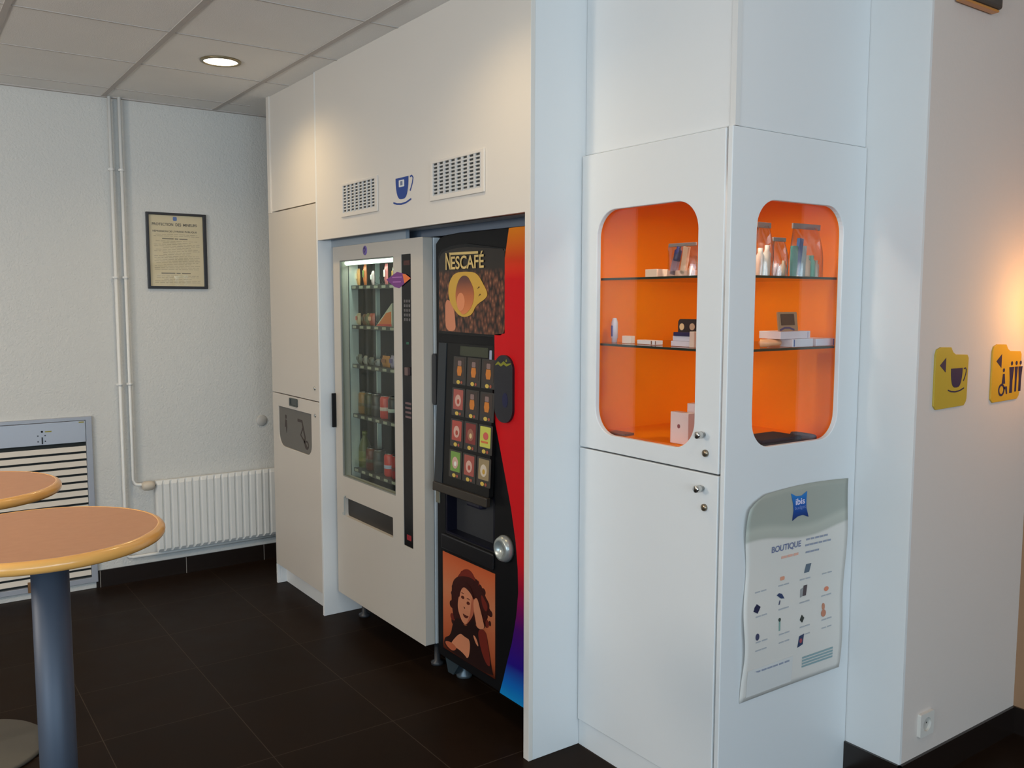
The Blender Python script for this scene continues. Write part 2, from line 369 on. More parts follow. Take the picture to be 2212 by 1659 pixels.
# ================================================================ VENTS AND CUP SIGN
def vent(u0, u1, label):
    v0, v1 = 2.010, 2.164
    t = thing('air_vent', label, 'vent', ((u0+u1)/2, 0, v0), 'louvred air vents over the vending machines')
    gi = rect(u0+.022, v0+.018, u1-.022, v1-.012)
    MB().plate(rect(u0, v0, u1, v1), .0, .007, F(0), [gi]).build('frame', CREAMW, t, .002)
    MB().plate(gi, .0, .0012, F(0)).build('backing', mat('vent_dark', (.05, .05, .045), .7), t)
    m = MB(); nc, nr = 8, 9; a0, a1, b0, b1 = u0+.022, u1-.022, v0+.018, v1-.012
    cw = (a1-a0)/nc; rh = (b1-b0)/nr
    for i in range(nc+1): m.box((a0+i*cw-.0065, b0, .001), (a0+i*cw+.0065, b1, .006), F(0))
    for r in range(nr):      # each louvre leans outwards at its foot
        z0 = b0+r*rh
        vs = [F(0)(a0, z0, .0065), F(0)(a1, z0, .0065), F(0)(a1, z0+rh*.50, .0015), F(0)(a0, z0+rh*.50, .0015)]
        vs += [F(0)(a0, z0-.001, .0055), F(0)(a1, z0-.001, .0055)]
        m.add(vs, [(0, 1, 2, 3), (0, 4, 5, 1)])
    m.build('louvres', mat('vent_metal', (.62, .63, .64), .35, .2), t); return t
vent(.975, 1.352, 'small white louvred vent left of the blue cup sign'); vent(1.805, 2.193, 'white louvred vent right of the blue cup sign')
def cup_sign(M, cx, v0, sx, sv, m, name, parent, w=.0005):
    """upright cup with saucer arc; unit box 1 wide 1 high"""
    P = lambda a, b: (cx+a*sx, v0+b*sv)
    body = [P(-.36, 1), P(.36, 1)]+[P(.36*math.cos(t)**.62*1.0, .98-.80*math.sin(t)) for t in [i*PI/2/9 for i in range(1, 9)]]
    body += [P(0, .18)]+[P(-.36*math.cos(t)**.62, .98-.80*math.sin(t)) for t in [i*PI/2/9 for i in range(8, 0, -1)]]
    body = body[::-1]
    k = MB().plate(body, w, w+.0006, M)
    k.plate(arcband([P(.44, .96), P(.54, .985), P(.61, .90), P(.57, .72), P(.50, .55), P(.44, .44)], .045*sx), w, w+.0006, M)
    k.plate(arcband([P(-.5, .10), P(-.3, .03), P(-.05, .0), P(.22, .03), P(.5, .13)], .045*sx), w, w+.0006, M)
    return k.build(name, m, parent)
cs = thing('cup_sign', 'dark blue cup and saucer sign stuck between the two vents', 'sign', (1.57, 0, 2.02))
cup_sign(F(0), 1.568, 2.022, .155, .108, BLUE, 'cup_print', cs)
poly('badge', rrect(1.542, 2.092, 1.588, 2.120, .003), .0013, F(0), WHITE, cs); poly('badge_mark', rrect(1.556, 2.098, 1.575, 2.115, .002), .0021, F(0), mat('badge_grey', s2l((110, 120, 150))), cs)

# ================================================================ SNACK MACHINE
X0, X1, YF, ZB, ZT = .716, 1.622, .065, .130, 1.887
sm = thing('snack_machine', 'off-white glass-fronted snack vending machine beside the coffee machine', 'vending machine', ((X0+X1)/2, .4, 0))
gx0, gx1, gz0, gz1 = .792, 1.358, .745, 1.818
m = MB()
m.box((X0, YF+.05, ZB), (X0+.022, .80, ZT)).box((X1-.022, YF+.05, ZB), (X1, .80, ZT)).box((X0+.022, YF+.05, ZT-.022), (X1-.022, .80, ZT)).box((X0+.022, YF+.05, ZB), (X1-.022, .80, ZB+.022)).box((X0+.022, .78, ZB+.022), (X1-.022, .8, ZT-.022))
m.build('cabinet', SIDEW, sm, .003)
m = MB().box((gx0-.035, YF+.05, .70), (gx0-.02, .62, 1.86)).box((gx1+.02, YF+.05, .70), (gx1+.035, .62, 1.86)).box((gx0-.02, .60, .70), (gx1+.02, .62, 1.86)).box((gx0-.02, YF+.05, 1.845), (gx1+.02, .6, 1.86)).box((gx0-.02, YF+.05, .70), (gx1+.02, .6, .715))
m.build('liner', INNER, sm)
dM = F(YF)
holes = [rrect(gx0, gz0, gx1, gz1, .006), rrect(1.430, .536, 1.517, 1.822, .004), rrect(.812, .545, 1.328, .640, .008, rs=(.014, .004, .004, .004))]
dr = MB().plate(rrect(X0, ZB, X1, ZT, .006), -.045, 0, dM, holes).build('door', CREAM, sm, .003); dr['label'] = 'off-white front door'
MB().plate(rrect(gx0, gz0, gx1, gz1, .006), -.014, -.010, dM).build('pane', VGLASS, dr)
MB().plate(rect(gx0-.001, gz0-.001, gx1+.001, gz1+.001), -.008, -.002, dM, [rect(gx0+.006, gz0+.006, gx1-.006, gz1-.006)]).build('window_seal', mat('seal', (.20, .21, .19), .4), dr)
cp = MB().plate(rrect(1.4305, .5365, 1.5165, 1.8215, .004), -.03, -.003, dM).build('control_strip', GLOSSBLK, dr)
k = MB()
for r in range(5):
    for c in range(3): k.plate(rrect(1.449+c*.021, 1.535+r*.020, 1.463+c*.021, 1.547+r*.020, .002), -.003, -.0015, dM)
k.build('keypad', mat('key_grey', (.11, .10, .10), .4), dr)
k = MB()
for r in range(4): k.plate(rect(1.452, 1.112+r*.02, 1.505, 1.121+r*.02), -.003, -.0022, dM)
k.build('instruction_print', mat('print_grey', (.16, .10, .10), .6), dr)
poly('display', rrect(1.448, 1.775, 1.503, 1.795, .002), -.003, dM, mat('dark_red_display', (.06, .008, .006), .3), dr)
poly('status_lamp', rrect(1.465, 1.434, 1.488, 1.444, .002), -.003, dM, mat('green_led', (.01, .10, .05), .3), dr)
k = MB().plate(rrect(1.466, 1.30, 1.496, 1.335, .004), -.003, .008, dM); k.build('coin_slot', mat('coin_metal', (.20, .13, .12), .35, .6), dr)
poly('cancel_sticker', rrect(1.455, .566, 1.495, .59, .003), -.003, dM, mat('red_print', s2l((150, 40, 50))), dr)
MB().plate(rrect(.8125, .5455, 1.3275, .6395, .008, rs=(.014, .004, .004, .004)), -.04, -.018, dM).build('delivery_flap', mat('flap_brown', (.022, .017, .013), .35), dr)
k = MB().plate([(.790, .548), (.812, .548), (.812, .638), (.826, .648), (.822, .652), (.803, .640), (.803, .566), (.786, .556)], 0, .004, dM).build('flap_bracket', mat('bracket_grey', (.40, .42, .40), .4), dr)
k = MB().box((X0+.001, .985, 0), (X0+.012, 1.158, .022), dM).build('door_handle', BLACK, dr, .003)
k = MB().lathe([(0, 0), (.022, 0), (.022, .001), (0, .001)], (1.078, YF, 1.855), 28, 'y').build('round_sticker', mat('sticker_violet', s2l((120, 100, 170)), .5), dr)
k = MB().plate(arcband([(1.067, 1.862), (1.072, 1.868), (1.082, 1.866), (1.084, 1.856), (1.075, 1.846)], .005), .001, .0015, dM).build('sticker_print', NAVY, dr)
# diamond promotion sticker over glass edge and strip
k = MB().plate([(1.292, 1.716), (1.395, 1.748), (1.470, 1.737), (1.518, 1.718), (1.455, 1.694), (1.412, 1.677), (1.372, 1.682)], .0, .0015, dM).build('diamond_sticker', mat('purple_sticker', s2l((120, 60, 130)), .5), dr)
k = MB().plate([(1.446, 1.738), (1.470, 1.737), (1.518, 1.718), (1.462, 1.697)], .0015, .002, dM).build('sticker_corner', mat('sticker_orange', s2l((235, 120, 60)), .5), dr)
k = MB().plate(rect(1.35, 1.722, 1.44, 1.727), .0015, .002, dM).plate(rect(1.355, 1.702, 1.43, 1.707), .0015, .002, dM).build('sticker_print', mat('lilac', s2l((170, 110, 175))), dr)
for fx, fy in ((.80, .17), (1.54, .17), (.80, .70), (1.54, .70)):
    MB().lathe([(0, 0), (.028, 0), (.03, .012), (.014, .02), (.012, ZB+.004)], (fx, fy, 0), 16).build('foot', DARKGREY, sm)
# interior: trays with price rails, a tube along the top, a bright rail on the side wall
MB().lathe([(0, -.27), (.011, -.27), (.011, .27), (0, .27)], ((gx0+gx1)/2, YF+.032, 1.806), 12, 'x').build('lamp_tube', mat('tube_light', (1, 1, 1), .5, emit=(.78, 1, .85), estr=2.6), sm)
tl = bpy.data.lights.new('tube_glow', 'AREA'); tl.shape = 'RECTANGLE'; tl.size = .5; tl.size_y = .02; tl.energy = .55; tl.color = (.8, 1, .9)
to = bpy.data.objects.new('tube_glow', tl); COL.objects.link(to); to.parent = sm; to.location = Vector(((gx0+gx1)/2, YF+.05, 1.79))-sm.location; to.rotation_euler = (math.radians(18), 0, 0)
MB().box((gx0-.0195, .268, .80), (gx0-.008, .288, 1.82)).build('side_rail', mat('rail_white', (.80, .92, .88), .3), sm)
MB().box((gx0-.0195, YF+.052, .72), (gx0-.004, YF+.10, 1.84)).build('corner_profile', mat('profile_metal', (.80, .88, .85), .2, .3), sm)
TR = [1.700, 1.505, 1.310, 1.060, .785]
for zt in TR:
    tr = MB().box((gx0-.019, .135, zt-.012), (gx1+.019, .58, zt-.004)).build('tray', mat('tray_dark', (.06, .06, .05), .5), sm)
    MB().box((gx0-.019, .128, zt-.022), (gx1+.019, .1345, zt-.002)).build('price_rail', mat('rail_dark', (.05, .05, .045), .4), tr)
    for i in range(7): MB().plate(rrect(.80+i*.080, zt-.018, .838+i*.080, zt-.006, .003), 0, .001, F(.128)).build('price_tag', TAGM, tr)
    for i in range(8 if zt > 1.2 else 0):      # dispensing coils
        cx = .822+i*.076; pts = []
        for q in range(44): a = q*PI/4; pts.append((cx+.022*math.cos(a), 0.215+q*.0083, zt+.026+.022*math.sin(a)))
        MB().tube(pts, .0014, 5).build('coil', mat('coil_wire', (.22, .22, .20), .35, .8), tr)
def bag_mesh(mb, cx, cy, z0, w, h, d, M=None):
    nx, nz = 6, 8; vs = []
    for side in (-1, 1):
        for jz in range(nz+1):
            for ix in range(nx+1):
                a, b_ = ix/nx, jz/nz
                puff = (math.sin(PI*a)**.5)*(math.sin(PI*b_)**.5)
                vs.append((cx+(a-.5)*w, cy+side*d/2*puff, z0+b_*h))
    fs = []; N = (nx+1)*(nz+1)
    for sgn in (0, 1):
        for jz in range(nz):
            for ix in range(nx):
                q = [sgn*N+jz*(nx+1)+ix, sgn*N+jz*(nx+1)+ix+1, sgn*N+(jz+1)*(nx+1)+ix+1, sgn*N+(jz+1)*(nx+1)+ix]
                fs.append(q if sgn == 0 else q[::-1])
    return mb.add(vs, fs, True)
def cmat(c): return mat('pack_%d_%d_%d' % c, s2l(c), .35)
def snack(kind, x, zt, w, h, c1, c2, label, grp, y=.165, d=.022):
    """a wrapped bar or bag standing in its coil; coloured body with a band of print"""
    name = {'bar': 'snack_bar', 'bag': 'snack_bag'}[kind]; cat = {'bar': 'snack bar', 'bag': 'snack bag'}[kind]
    t = thing(name, label, cat, (x, y, zt-.004), grp)
    bag_mesh(MB(), x, y, zt-.0033, w, h, d).build('wrapper', cmat(c1), t)
    k = MB().plate(rrect(x-w*.30, zt+h*.35, x+w*.30, zt+h*.68, w*.1), 0, .001, F(y-d/2-.0002)); k.build('label_print', cmat(c2), t)
    return t
r1 = 'snack bars in the top tray of the snack machine'
for x, w, h, c1, c2, l in ((.797, .030, .085, (225, 160, 90), (240, 200, 150), 'pale yellow snack bar, leftmost in the top tray of the machine'),
        (.872, .028, .105, (205, 110, 50), (110, 120, 60), 'tall orange and green snack bar in the top tray'),
        (.958, .024, .070, (200, 175, 175), (230, 225, 220), 'small pinkish white snack bar in the top tray'),
        (1.098, .028, .100, (205, 110, 110), (225, 200, 195), 'pink snack bar right of the gap in the top tray'),
        (1.18, .03, .09, (190, 180, 150), (160, 120, 60), 'beige snack bar, rightmost in the top tray')):
    snack('bar', x, 1.70, w, h, c1, c2, l, r1)
r2 = 'packs in the second tray of the snack machine'
for x, w, h, c1, c2, l in ((.792, .045, .06, (215, 190, 150), (210, 90, 60), 'cream and red snack pack, leftmost in the second tray'),
        (.862, .035, .055, (125, 90, 65), (90, 80, 50), 'brown snack pack in the second tray'), (.900, .028, .06, (120, 115, 70), (90, 90, 60), 'olive snack pack in the second tray'),
        (.945, .050, .060, (190, 95, 75), (230, 190, 160), 'red snack pack in the second tray, next to the sandwich wedge')):
    snack('bag', x, 1.505, w, h, c1, c2, l, r2, d=.03)
# sandwich wedge box
t = thing('sandwich_box', 'triangular sandwich pack with orange label in the second tray', 'sandwich', (1.12, .17, 1.5018))
MB().plate([(1.012, 1.5018), (1.178, 1.5018), (1.178, 1.612)], -.05, 0, F(.15)).build('carton', cmat((205, 205, 185)), t)
MB().plate([(1.040, 1.512), (1.170, 1.512), (1.170, 1.572), (1.120, 1.565)], 0, .001, F(.15)).build('label_print', cmat((225, 120, 45)), t)
MB().plate([(1.018, 1.503), (1.174, 1.503), (1.174, 1.514), (1.034, 1.512)], .0012, .002, F(.15)).build('lower_print', cmat((200, 60, 45)), t)
r3 = 'packs in the third tray of the snack machine'
for x, w, h, c1, c2, l in ((.80, .04, .05, (120, 118, 100), (90, 90, 80), 'dull grey snack bag, leftmost in the third tray'), (.866, .03, .045, (165, 160, 150), (110, 100, 90), 'light grey snack bag in the third tray'),
        (.93, .045, .04, (110, 112, 105), (80, 80, 75), 'dark grey snack bag in the third tray'), (1.00, .035, .035, (150, 150, 150), (90, 90, 90), 'low silver snack bag in the third tray'),
        (1.085, .075, .055, (190, 130, 60), (150, 90, 40), 'golden snack bag in the third tray'), (1.16, .05, .06, (165, 155, 185), (110, 95, 150), 'lilac snack bag at the right of the third tray')):
    snack('bag', x, 1.31, w, h, c1, c2, l, r3, d=.03)
def drink(kind, x, zt, c1, c2, label, grp, y=.175):
    t = thing('drink_can' if kind == 'can' else 'drink_bottle', label, kind, (x, y, zt-.0033), grp); z = zt-.0033
    if kind == 'can':
        MB().lathe([(0, 0), (.025, 0), (.031, .008), (.031, .098), (.026, .108)], (x, y, z), 22).build('can_body', cmat(c1), t)
        MB().lathe([(.026, .108), (.027, .112), (.024, .112), (.023, .109), (0, .109)], (x, y, z), 22).build('can_lid', CHROME, t)
        MB().lathe([(.0313, .04), (.0316, .041), (.0316, .056), (.0313, .057)], (x, y, z), 22).build('can_band', cmat(c2), t)
    else:
        MB().lathe([(0, 0), (.028, 0), (.031, .01), (.031, .10), (.024, .13), (.012, .155), (.012, .17)], (x, y, z), 22).build('bottle_body', cmat(c1), t)
        MB().lathe([(.0135, .168), (.0135, .185), (0, .186)], (x, y, z), 16).build('bottle_cap', cmat(c2), t)
        MB().lathe([(.0315, .035), (.0318, .036), (.0318, .085), (.0315, .086)], (x, y, z), 22).build('bottle_label', cmat(c2), t)
g4 = 'drinks in the fourth tray of the snack machine'; g5 = 'drinks in the lowest tray of the snack machine'
for x, c1, c2, l in ((.823, (150, 110, 55), (120, 100, 60), 'orange-brown drink can, leftmost in the fourth tray'), (.893, (70, 70, 40), (60, 60, 50), 'dark olive drink can in the fourth tray'),
        (.97, (60, 55, 48), (80, 80, 75), 'dark brown drink can in the fourth tray'), (1.062, (215, 70, 60), (225, 200, 190), 'bright red drink can in the fourth tray'), (1.145, (45, 35, 38), (190, 200, 190), 'black drink can right of the red can')):
    drink('can', x, 1.06, c1, c2, l, g4)
for kd, x, c1, c2, l in (('bottle', .82, (95, 100, 55), (120, 125, 70), 'olive green drink bottle, leftmost in the lowest tray'), ('can', .90, (110, 60, 45), (90, 85, 70), 'brown-red drink can in the lowest tray'),
        ('can', .985, (55, 55, 48), (80, 78, 70), 'dark drink can in the lowest tray'), ('can', 1.098, (220, 70, 60), (190, 200, 230), 'bright red drink can in the lowest tray'), ('can', 1.175, (170, 45, 42), (120, 60, 60), 'dark red drink can at the right of the lowest tray')):
    drink(kd, x, .785, c1, c2, l, g5)

# ================================================================ COFFEE MACHINE
cx0, cx1, cy, cb0, ct = 1.655, 2.405, .10, .108, 1.888
cm = thing('coffee_machine', 'black hot drinks vending machine with red stripe behind the white fin', 'vending machine', (2.03, .4, 0))
MB().box((cx0, .15, cb0), (cx1, .82, ct-.01)).build('cabinet', DARKGREY, cm, .004)
cM = F(cy)
niche = rrect(1.735, .655, 2.100, .868, .012)
out = [(cx0+.012, cb0), (cx1, cb0), (cx1, ct), (1.85, ct+.004), (1.752, ct), (1.70, ct-.008), (1.668, ct-.03), (cx0+.012, ct-.07)]
fd = MB().plate(out, -.05, 0, cM, [niche]).build('front_door', BLACK, cm, .008, 3)
MB().plate(niche, -.16, -.13, cM).box((1.735, .655, -.13), (1.745, .868, -.002), cM).box((2.09, .655, -.13), (2.10, .868, -.002), cM).box((1.745, .655, -.13), (2.09, .663, -.002), cM).box((1.745, .860, -.13), (2.09, .868, -.002), cM).build('cup_bay', mat('navy_plastic', (.006, .006, .014), .3, spec=.25), fd)
MB().box((1.86, .79, -.09), (1.97, .859, -.02), cM).build('spout', mat('spout_navy', (.014, .014, .03), .3), fd, .01)
stripe = [(2.145, .110), (2.403, .110), (2.403, 1.886), (2.204, 1.886), (2.177, 1.775), (2.178, 1.502), (2.110, 1.497), (2.110, 1.175), (2.160, 1.03), (2.221, .848), (2.250, .73), (2.264, .628), (2.267, .54), (2.255, .449), (2.228, .34), (2.195, .249), (2.170, .175)]
MB().plate(stripe, .0, .006, cM).build('colour_stripe', STRIPE, fd, .002)
# picture panel
pic = [(1.704, 1.499), (2.150, 1.494), (2.172, 1.505), (2.178, 1.53), (2.178, 1.80), (2.165, 1.812), (1.917, 1.832), (1.83, 1.830), (1.760, 1.824), (1.722, 1.812), (1.703, 1.790)]
MB().plate([(1.690, 1.486), (2.160, 1.484), (2.1765, 1.50), (2.1765, 1.815), (1.92, 1.846), (1.80, 1.842), (1.72, 1.83), (1.690, 1.80)], .001, .004, cM).build('picture_frame', GLOSSBLK, fd, .002)
pp = MB().plate(pic, .004, .006, cM).build('picture', BEANS, fd)
poly('hand_print', [(1.758, 1.50), (1.835, 1.50), (1.828, 1.55), (1.822, 1.583), (1.80, 1.62), (1.755, 1.63), (1.752, 1.561)], .006, cM, mat('skin_print', s2l((205, 130, 95)), .3), fd)
poly('mug_print', [(1.829, 1.733), (1.899, 1.737), (1.973, 1.733), (2.006, 1.717), (2.039, 1.683), (2.065, 1.654), (2.06, 1.633), (1.984, 1.606), (1.961, 1.573), (1.927, 1.56), (1.869, 1.559), (1.822, 1.587), (1.786, 1.624), (1.777, 1.671), (1.793, 1.706)][::-1], .007, cM, mat('mug_yellow', s2l((205, 160, 60)), .3), fd)
poly('coffee_print', [(1.905, 1.722), (1.93, 1.715), (1.95, 1.694), (1.967, 1.672), (1.973, 1.648), (1.965, 1.612), (1.939, 1.585), (1.898, 1.566), (1.873, 1.575), (1.85, 1.60), (1.836, 1.630), (1.838, 1.665), (1.855, 1.70), (1.88, 1.718)][::-1], .008, cM, ramp_z('coffee_ramp', [(1.57, (215, 130, 80)), (1.64, (185, 105, 65)), (1.70, (110, 70, 60)), (1.72, (95, 65, 60))], .3), fd)
poly('foam_print', ell(1.876, 1.618, .03, .036, 20), .0088, cM, mat('foam_print', s2l((222, 138, 92)), .3), fd)
k = MB()
for a, b_ in ((1.995, 1.668), (2.003, 1.640)): k.plate([(a, b_), (a+.018, b_+.006), (a+.012, b_+.010)], .008, .0086, cM)
k.build('mug_marks', mat('print_brown', s2l((95, 60, 25))), fd)
LETT = mat('lettering_beige', s2l((222, 190, 120)), .4)
text('brand_lettering', 'N', 1.762, 1.747, 1.800, 1.815, cM, LETT, fd, .0095, True)
text('brand_lettering', 'ESCAF\u00c9', 1.804, 1.747, 2.043, 1.812, cM, LETT, fd, .0095, True)
poly('brand_bar', [(1.797, 1.805), (2.004, 1.802), (2.004, 1.812), (1.789, 1.815)], .0095, cM, LETT, fd)
# selection panel, leaning out towards its foot
sM = lambda u, v, w=0: (u, cy-.004-(1.452-v)/.58*.026-w, v)
sp = MB().plate(rrect(1.700, .870, 2.106, 1.452, .01), -.02, 0, sM).build('selection_panel', mat('panel_black', (.009, .009, .009), .3, spec=.2), fd)
MB().plate(rect(1.700, .872, 1.762, 1.450), 0, .003, sM).build('panel_edge', mat('panel_navy', (.012, .018, .025), .3), fd)
poly('display', rrect(1.865, 1.405, 2.066, 1.443, .004), .0, sM, mat('lcd_green', (.035, .040, .02), .25), fd)
poly('card_symbol', rrect(2.076, 1.395, 2.092, 1.435, .003), .0, sM, mat('symbol_white', (.35, .38, .5), .4), fd)
PC = [[(150, 95, 55)]*3, [(165, 85, 75), (160, 95, 50), (185, 125, 40)], [(170, 75, 65), (125, 50, 45), (195, 195, 85)], [(115, 150, 70), (160, 80, 70), (150, 130, 95)]]
PI2 = [['glass']*3, ['disc', 'glass', 'glass'], ['disc', 'blob', 'tea'], ['disc', 'disc', 'flower']]
for r in range(4):
    for c in range(3):
        z = 1.350-.126*r; x = 1.868+.104*c-.003*r; hw, hh = .040, .044
        cell = MB().plate(rrect(x-.048, z-.062, x+.048, z+.050, .004), 0, .0015, sM).build('drink_button', mat('button_bezel', (.035, .030, .026), .3), fd)
        bgc = PC[r][c] if PI2[r][c] != 'glass' else (62, 50, 44)
        poly('button_photo', rrect(x-hw+.004, z-hh+.008, x+hw-.004, z+hh, .003), .0015, sM, cmat(bgc), cell)
        kd = PI2[r][c]
        if kd == 'glass':
            poly('drink_print', [(x-.012, z-.026), (x+.012, z-.026), (x+.018, z-.008), (x+.014, z+.012), (x-.014, z+.012), (x-.018, z-.008)], .0022, sM, cmat((200, 120, 45)), cell)
            poly('foam_print', rrect(x-.013, z+.014, x+.013, z+.034, .004), .0022, sM, cmat((135, 110, 105)), cell)
        elif kd == 'tea':
            poly('drink_print', ell(x+.004, z+.008, .018, .015, 16), .0022, sM, cmat((200, 90, 80)), cell)
            poly('foam_print', rrect(x-.028, z-.020, x+.02, z-.012, .002), .0022, sM, cmat((205, 110, 60)), cell)
        else:
            poly('drink_print', ell(x, z, .022, .024, 18), .0022, sM, cmat({'disc': (205, 165, 150), 'blob': (150, 100, 80), 'flower': (205, 190, 170)}[kd]), cell)
            poly('foam_print', ell(x+.002, z-.004, .009, .010, 14), .0029, sM, cmat({'disc': (170, 70, 55) if r != 3 or c else (225, 225, 215), 'blob': (215, 190, 140), 'flower': (190, 150, 60)}[kd]), cell)
        poly('button_light', ell(x-.006, z-.052, .013, .008, 14), .0022, sM, cmat((205, 175, 80)), cell)
        poly('price_dot', ell(x+.018, z-.052, .007, .006, 12), .0022, sM, cmat((165, 85, 65)), cell)
MB().box((1.70, .835, -.01), (2.106, .872, .012), sM).build('panel_lip', mat('lip_brown', (.028, .022, .016), .35), fd, .004)
# coin unit
MB().plate(rrect(2.123, 1.170, 2.242, 1.422, .055, 10), .006, .016, cM).build('coin_unit', mat('coin_black', (.016, .016, .022), .35), fd, .003)
k = MB().plate(arcband([(2.132, 1.383), (2.150, 1.392), (2.168, 1.384), (2.186, 1.394), (2.204, 1.386), (2.232, 1.393)], [.004, .011, .010, .012, .010, .004]), .016, .0166, cM).plate([(2.196, 1.399), (2.204, 1.409), (2.208, 1.399)], .016, .0166, cM)
k.build('coin_unit_mark', mat('lime_print', s2l((130, 130, 35))), fd)
poly('coin_slot_plate', ell(2.195, 1.255, .018, .028, 20), .016, cM, mat('slot_navy', (.006, .008, .05), .3), fd)
# change cup, side lock, side bump and drip shelf
MB().lathe([(0, 0), (.050, 0), (.052, .012), (.044, .030), (.030, .036), (.028, .020), (0, .016)], (2.183, cy, .690), 28, 'y').build('change_cup', mat('cup_steel', (.42, .46, .45), .3, .5), fd)
MB().box((1.664, .77, -.02), (1.693, .875, .006), cM).build('side_lock', mat('lock_bronze', (.22, .21, .16), .4, .5), fd, .004)
MB().plate(rrect(1.637, 1.185, 1.668, 1.402, .014), -.03, .004, cM).build('side_bump', DARKGREY, fd, .005)
MB().box((1.715, .585, 0), (2.105, .650, .012), cM).build('drip_shelf', mat('shelf_black', (.010, .010, .012), .3), fd, .006)
# portrait poster on the lower door
pd = MB().plate(rect(1.716, .150, 2.108, .571), .001, .003, cM).build('portrait_poster', ramp_z('sepia_ground', [(.15, (70, 25, 15)), (.21, (175, 85, 50)), (.33, (200, 108, 70)), (.42, (205, 125, 85)), (.56, (200, 95, 55))], .35), fd)
sk_, hr_, dk_ = mat('portrait_skin', s2l((218, 138, 100)), .5), mat('portrait_hair', s2l((58, 16, 12)), .5), mat('portrait_dress', s2l((36, 12, 10)), .5)
rd_ = mat('portrait_red', s2l((118, 36, 24)), .5)
random.seed(11)
for i in range(54):      # curls round the head and down both sides
    q = i/53
    if q < .62: a = PI*(-.12+1.25*q/.62); cu_, cv_ = 1.925+.122*math.cos(a)*random.uniform(.92, 1.10), .402+.108*math.sin(a)*random.uniform(.95, 1.10)
    elif q < .82: cu_, cv_ = random.uniform(2.025, 2.078), random.uniform(.345, .435)
    else: cu_, cv_ = random.uniform(1.785, 1.825), random.uniform(.29, .40)
    poly('portrait_curl', ell(cu_, cv_, random.uniform(.009, .019), random.uniform(.009, .018), 9), .0030+.00001*i, cM, rd_ if i % 4 == 0 else hr_, fd, .000005)
def pp_(n, L, w, m_): return poly(n, L, w, cM, m_, fd, .0003)
pp_('portrait_hair', [(1.828, .482), (1.842, .498), (1.883, .536), (1.937, .544), (1.975, .511), (1.96, .49), (1.892, .500)][::-1], .0036, rd_)
pp_('portrait_hair', [(1.796, .459), (1.828, .488), (1.892, .508), (1.954, .513), (1.997, .493), (2.039, .466), (2.076, .439), (2.06, .406), (2.051, .37), (2.026, .367), (2.00, .34), (1.93, .31), (1.86, .30), (1.813, .293), (1.799, .319), (1.790, .357), (1.786, .406)][::-1], .0040, hr_)
pp_('portrait_curls', [(2.01, .47), (2.045, .445), (2.062, .425), (2.05, .40), (2.02, .42)][::-1], .00435, rd_)
pp_('portrait_dress', [(1.799, .289), (1.836, .32), (1.864, .309), (1.895, .296), (1.935, .325), (1.955, .356), (1.979, .314), (2.043, .329), (2.06, .292), (2.09, .180), (2.104, .153), (1.726, .153), (1.727, .2), (1.78, .222)][::-1], .0047, dk_)
pp_('portrait_sleeve', [(1.985, .314), (2.043, .329), (2.058, .292), (2.085, .190), (2.05, .19), (2.01, .24)][::-1], .0051, rd_)
pp_('portrait_face', [(1.883, .472), (1.923, .475), (1.952, .447), (1.962, .426), (1.969, .398), (1.955, .36), (1.927, .328), (1.9, .304), (1.873, .311), (1.855, .331), (1.839, .356), (1.84, .391), (1.856, .43)][::-1], .0054, sk_)
pp_('portrait_cheek_shade', [(1.952, .447), (1.969, .398), (1.955, .36), (1.927, .328), (1.9, .304), (1.915, .325), (1.935, .36), (1.940, .40)][::-1], .0058, mat('portrait_cheek', s2l((190, 100, 70)), .5))
pp_('portrait_fringe', [(1.880, .478), (1.93, .480), (1.958, .45), (1.962, .425), (1.945, .445), (1.915, .458), (1.885, .462), (1.862, .440), (1.850, .40), (1.846, .435)][::-1], .0062, hr_)
pp_('portrait_arm', [(1.967, .436), (1.99, .443), (2.007, .409), (2.032, .359), (2.043, .332), (1.988, .315), (1.971, .36), (1.958, .405)][::-1], .0068, sk_)
pp_('portrait_hand', [(1.777, .181), (1.80, .21), (1.856, .259), (1.891, .252), (1.937, .252), (1.921, .162), (1.881, .18), (1.826, .186)][::-1], .0054, sk_)
pp_('portrait_hand', [(1.731, .186), (1.789, .197), (1.835, .185), (1.798, .160), (1.751, .167)][::-1], .0056, mat('portrait_shade_skin', s2l((190, 100, 68)), .4))
pp_('portrait_scarf', [(1.951, .284), (1.979, .275), (1.998, .242), (1.974, .25)][::-1], .0050, sk_)
feat = mat('portrait_features', s2l((95, 38, 28)), .4)
pp_('portrait_eye', [(1.866, .418), (1.880, .423), (1.892, .419), (1.888, .410), (1.868, .408)][::-1], .0064, feat)
pp_('portrait_eye', [(1.908, .404), (1.920, .410), (1.934, .407), (1.931, .397), (1.909, .394)][::-1], .0064, feat)
pp_('portrait_nose', [(1.884, .380), (1.898, .376), (1.892, .370)][::-1], .0064, feat)
pp_('portrait_brow', [(1.862, .430), (1.878, .436), (1.895, .431), (1.878, .432)][::-1], .0064, feat)
pp_('portrait_brow', [(1.905, .418), (1.922, .424), (1.940, .418), (1.922, .4195)][::-1], .0064, feat)
pp_('portrait_mouth', [(1.876, .350), (1.9, .345), (1.927, .351), (1.911, .335), (1.889, .334)][::-1], .0064, feat)
for fx, fy in ((1.72, .20), (2.34, .20), (1.72, .74), (2.34, .74)):
    MB().lathe([(0, 0), (.034, 0), (.036, .012), (.018, .03), (.016, cb0+.004)], (fx, fy, 0), 16).build('foot', mat('foot_steel', (.16, .19, .21), .4, .5), cm)
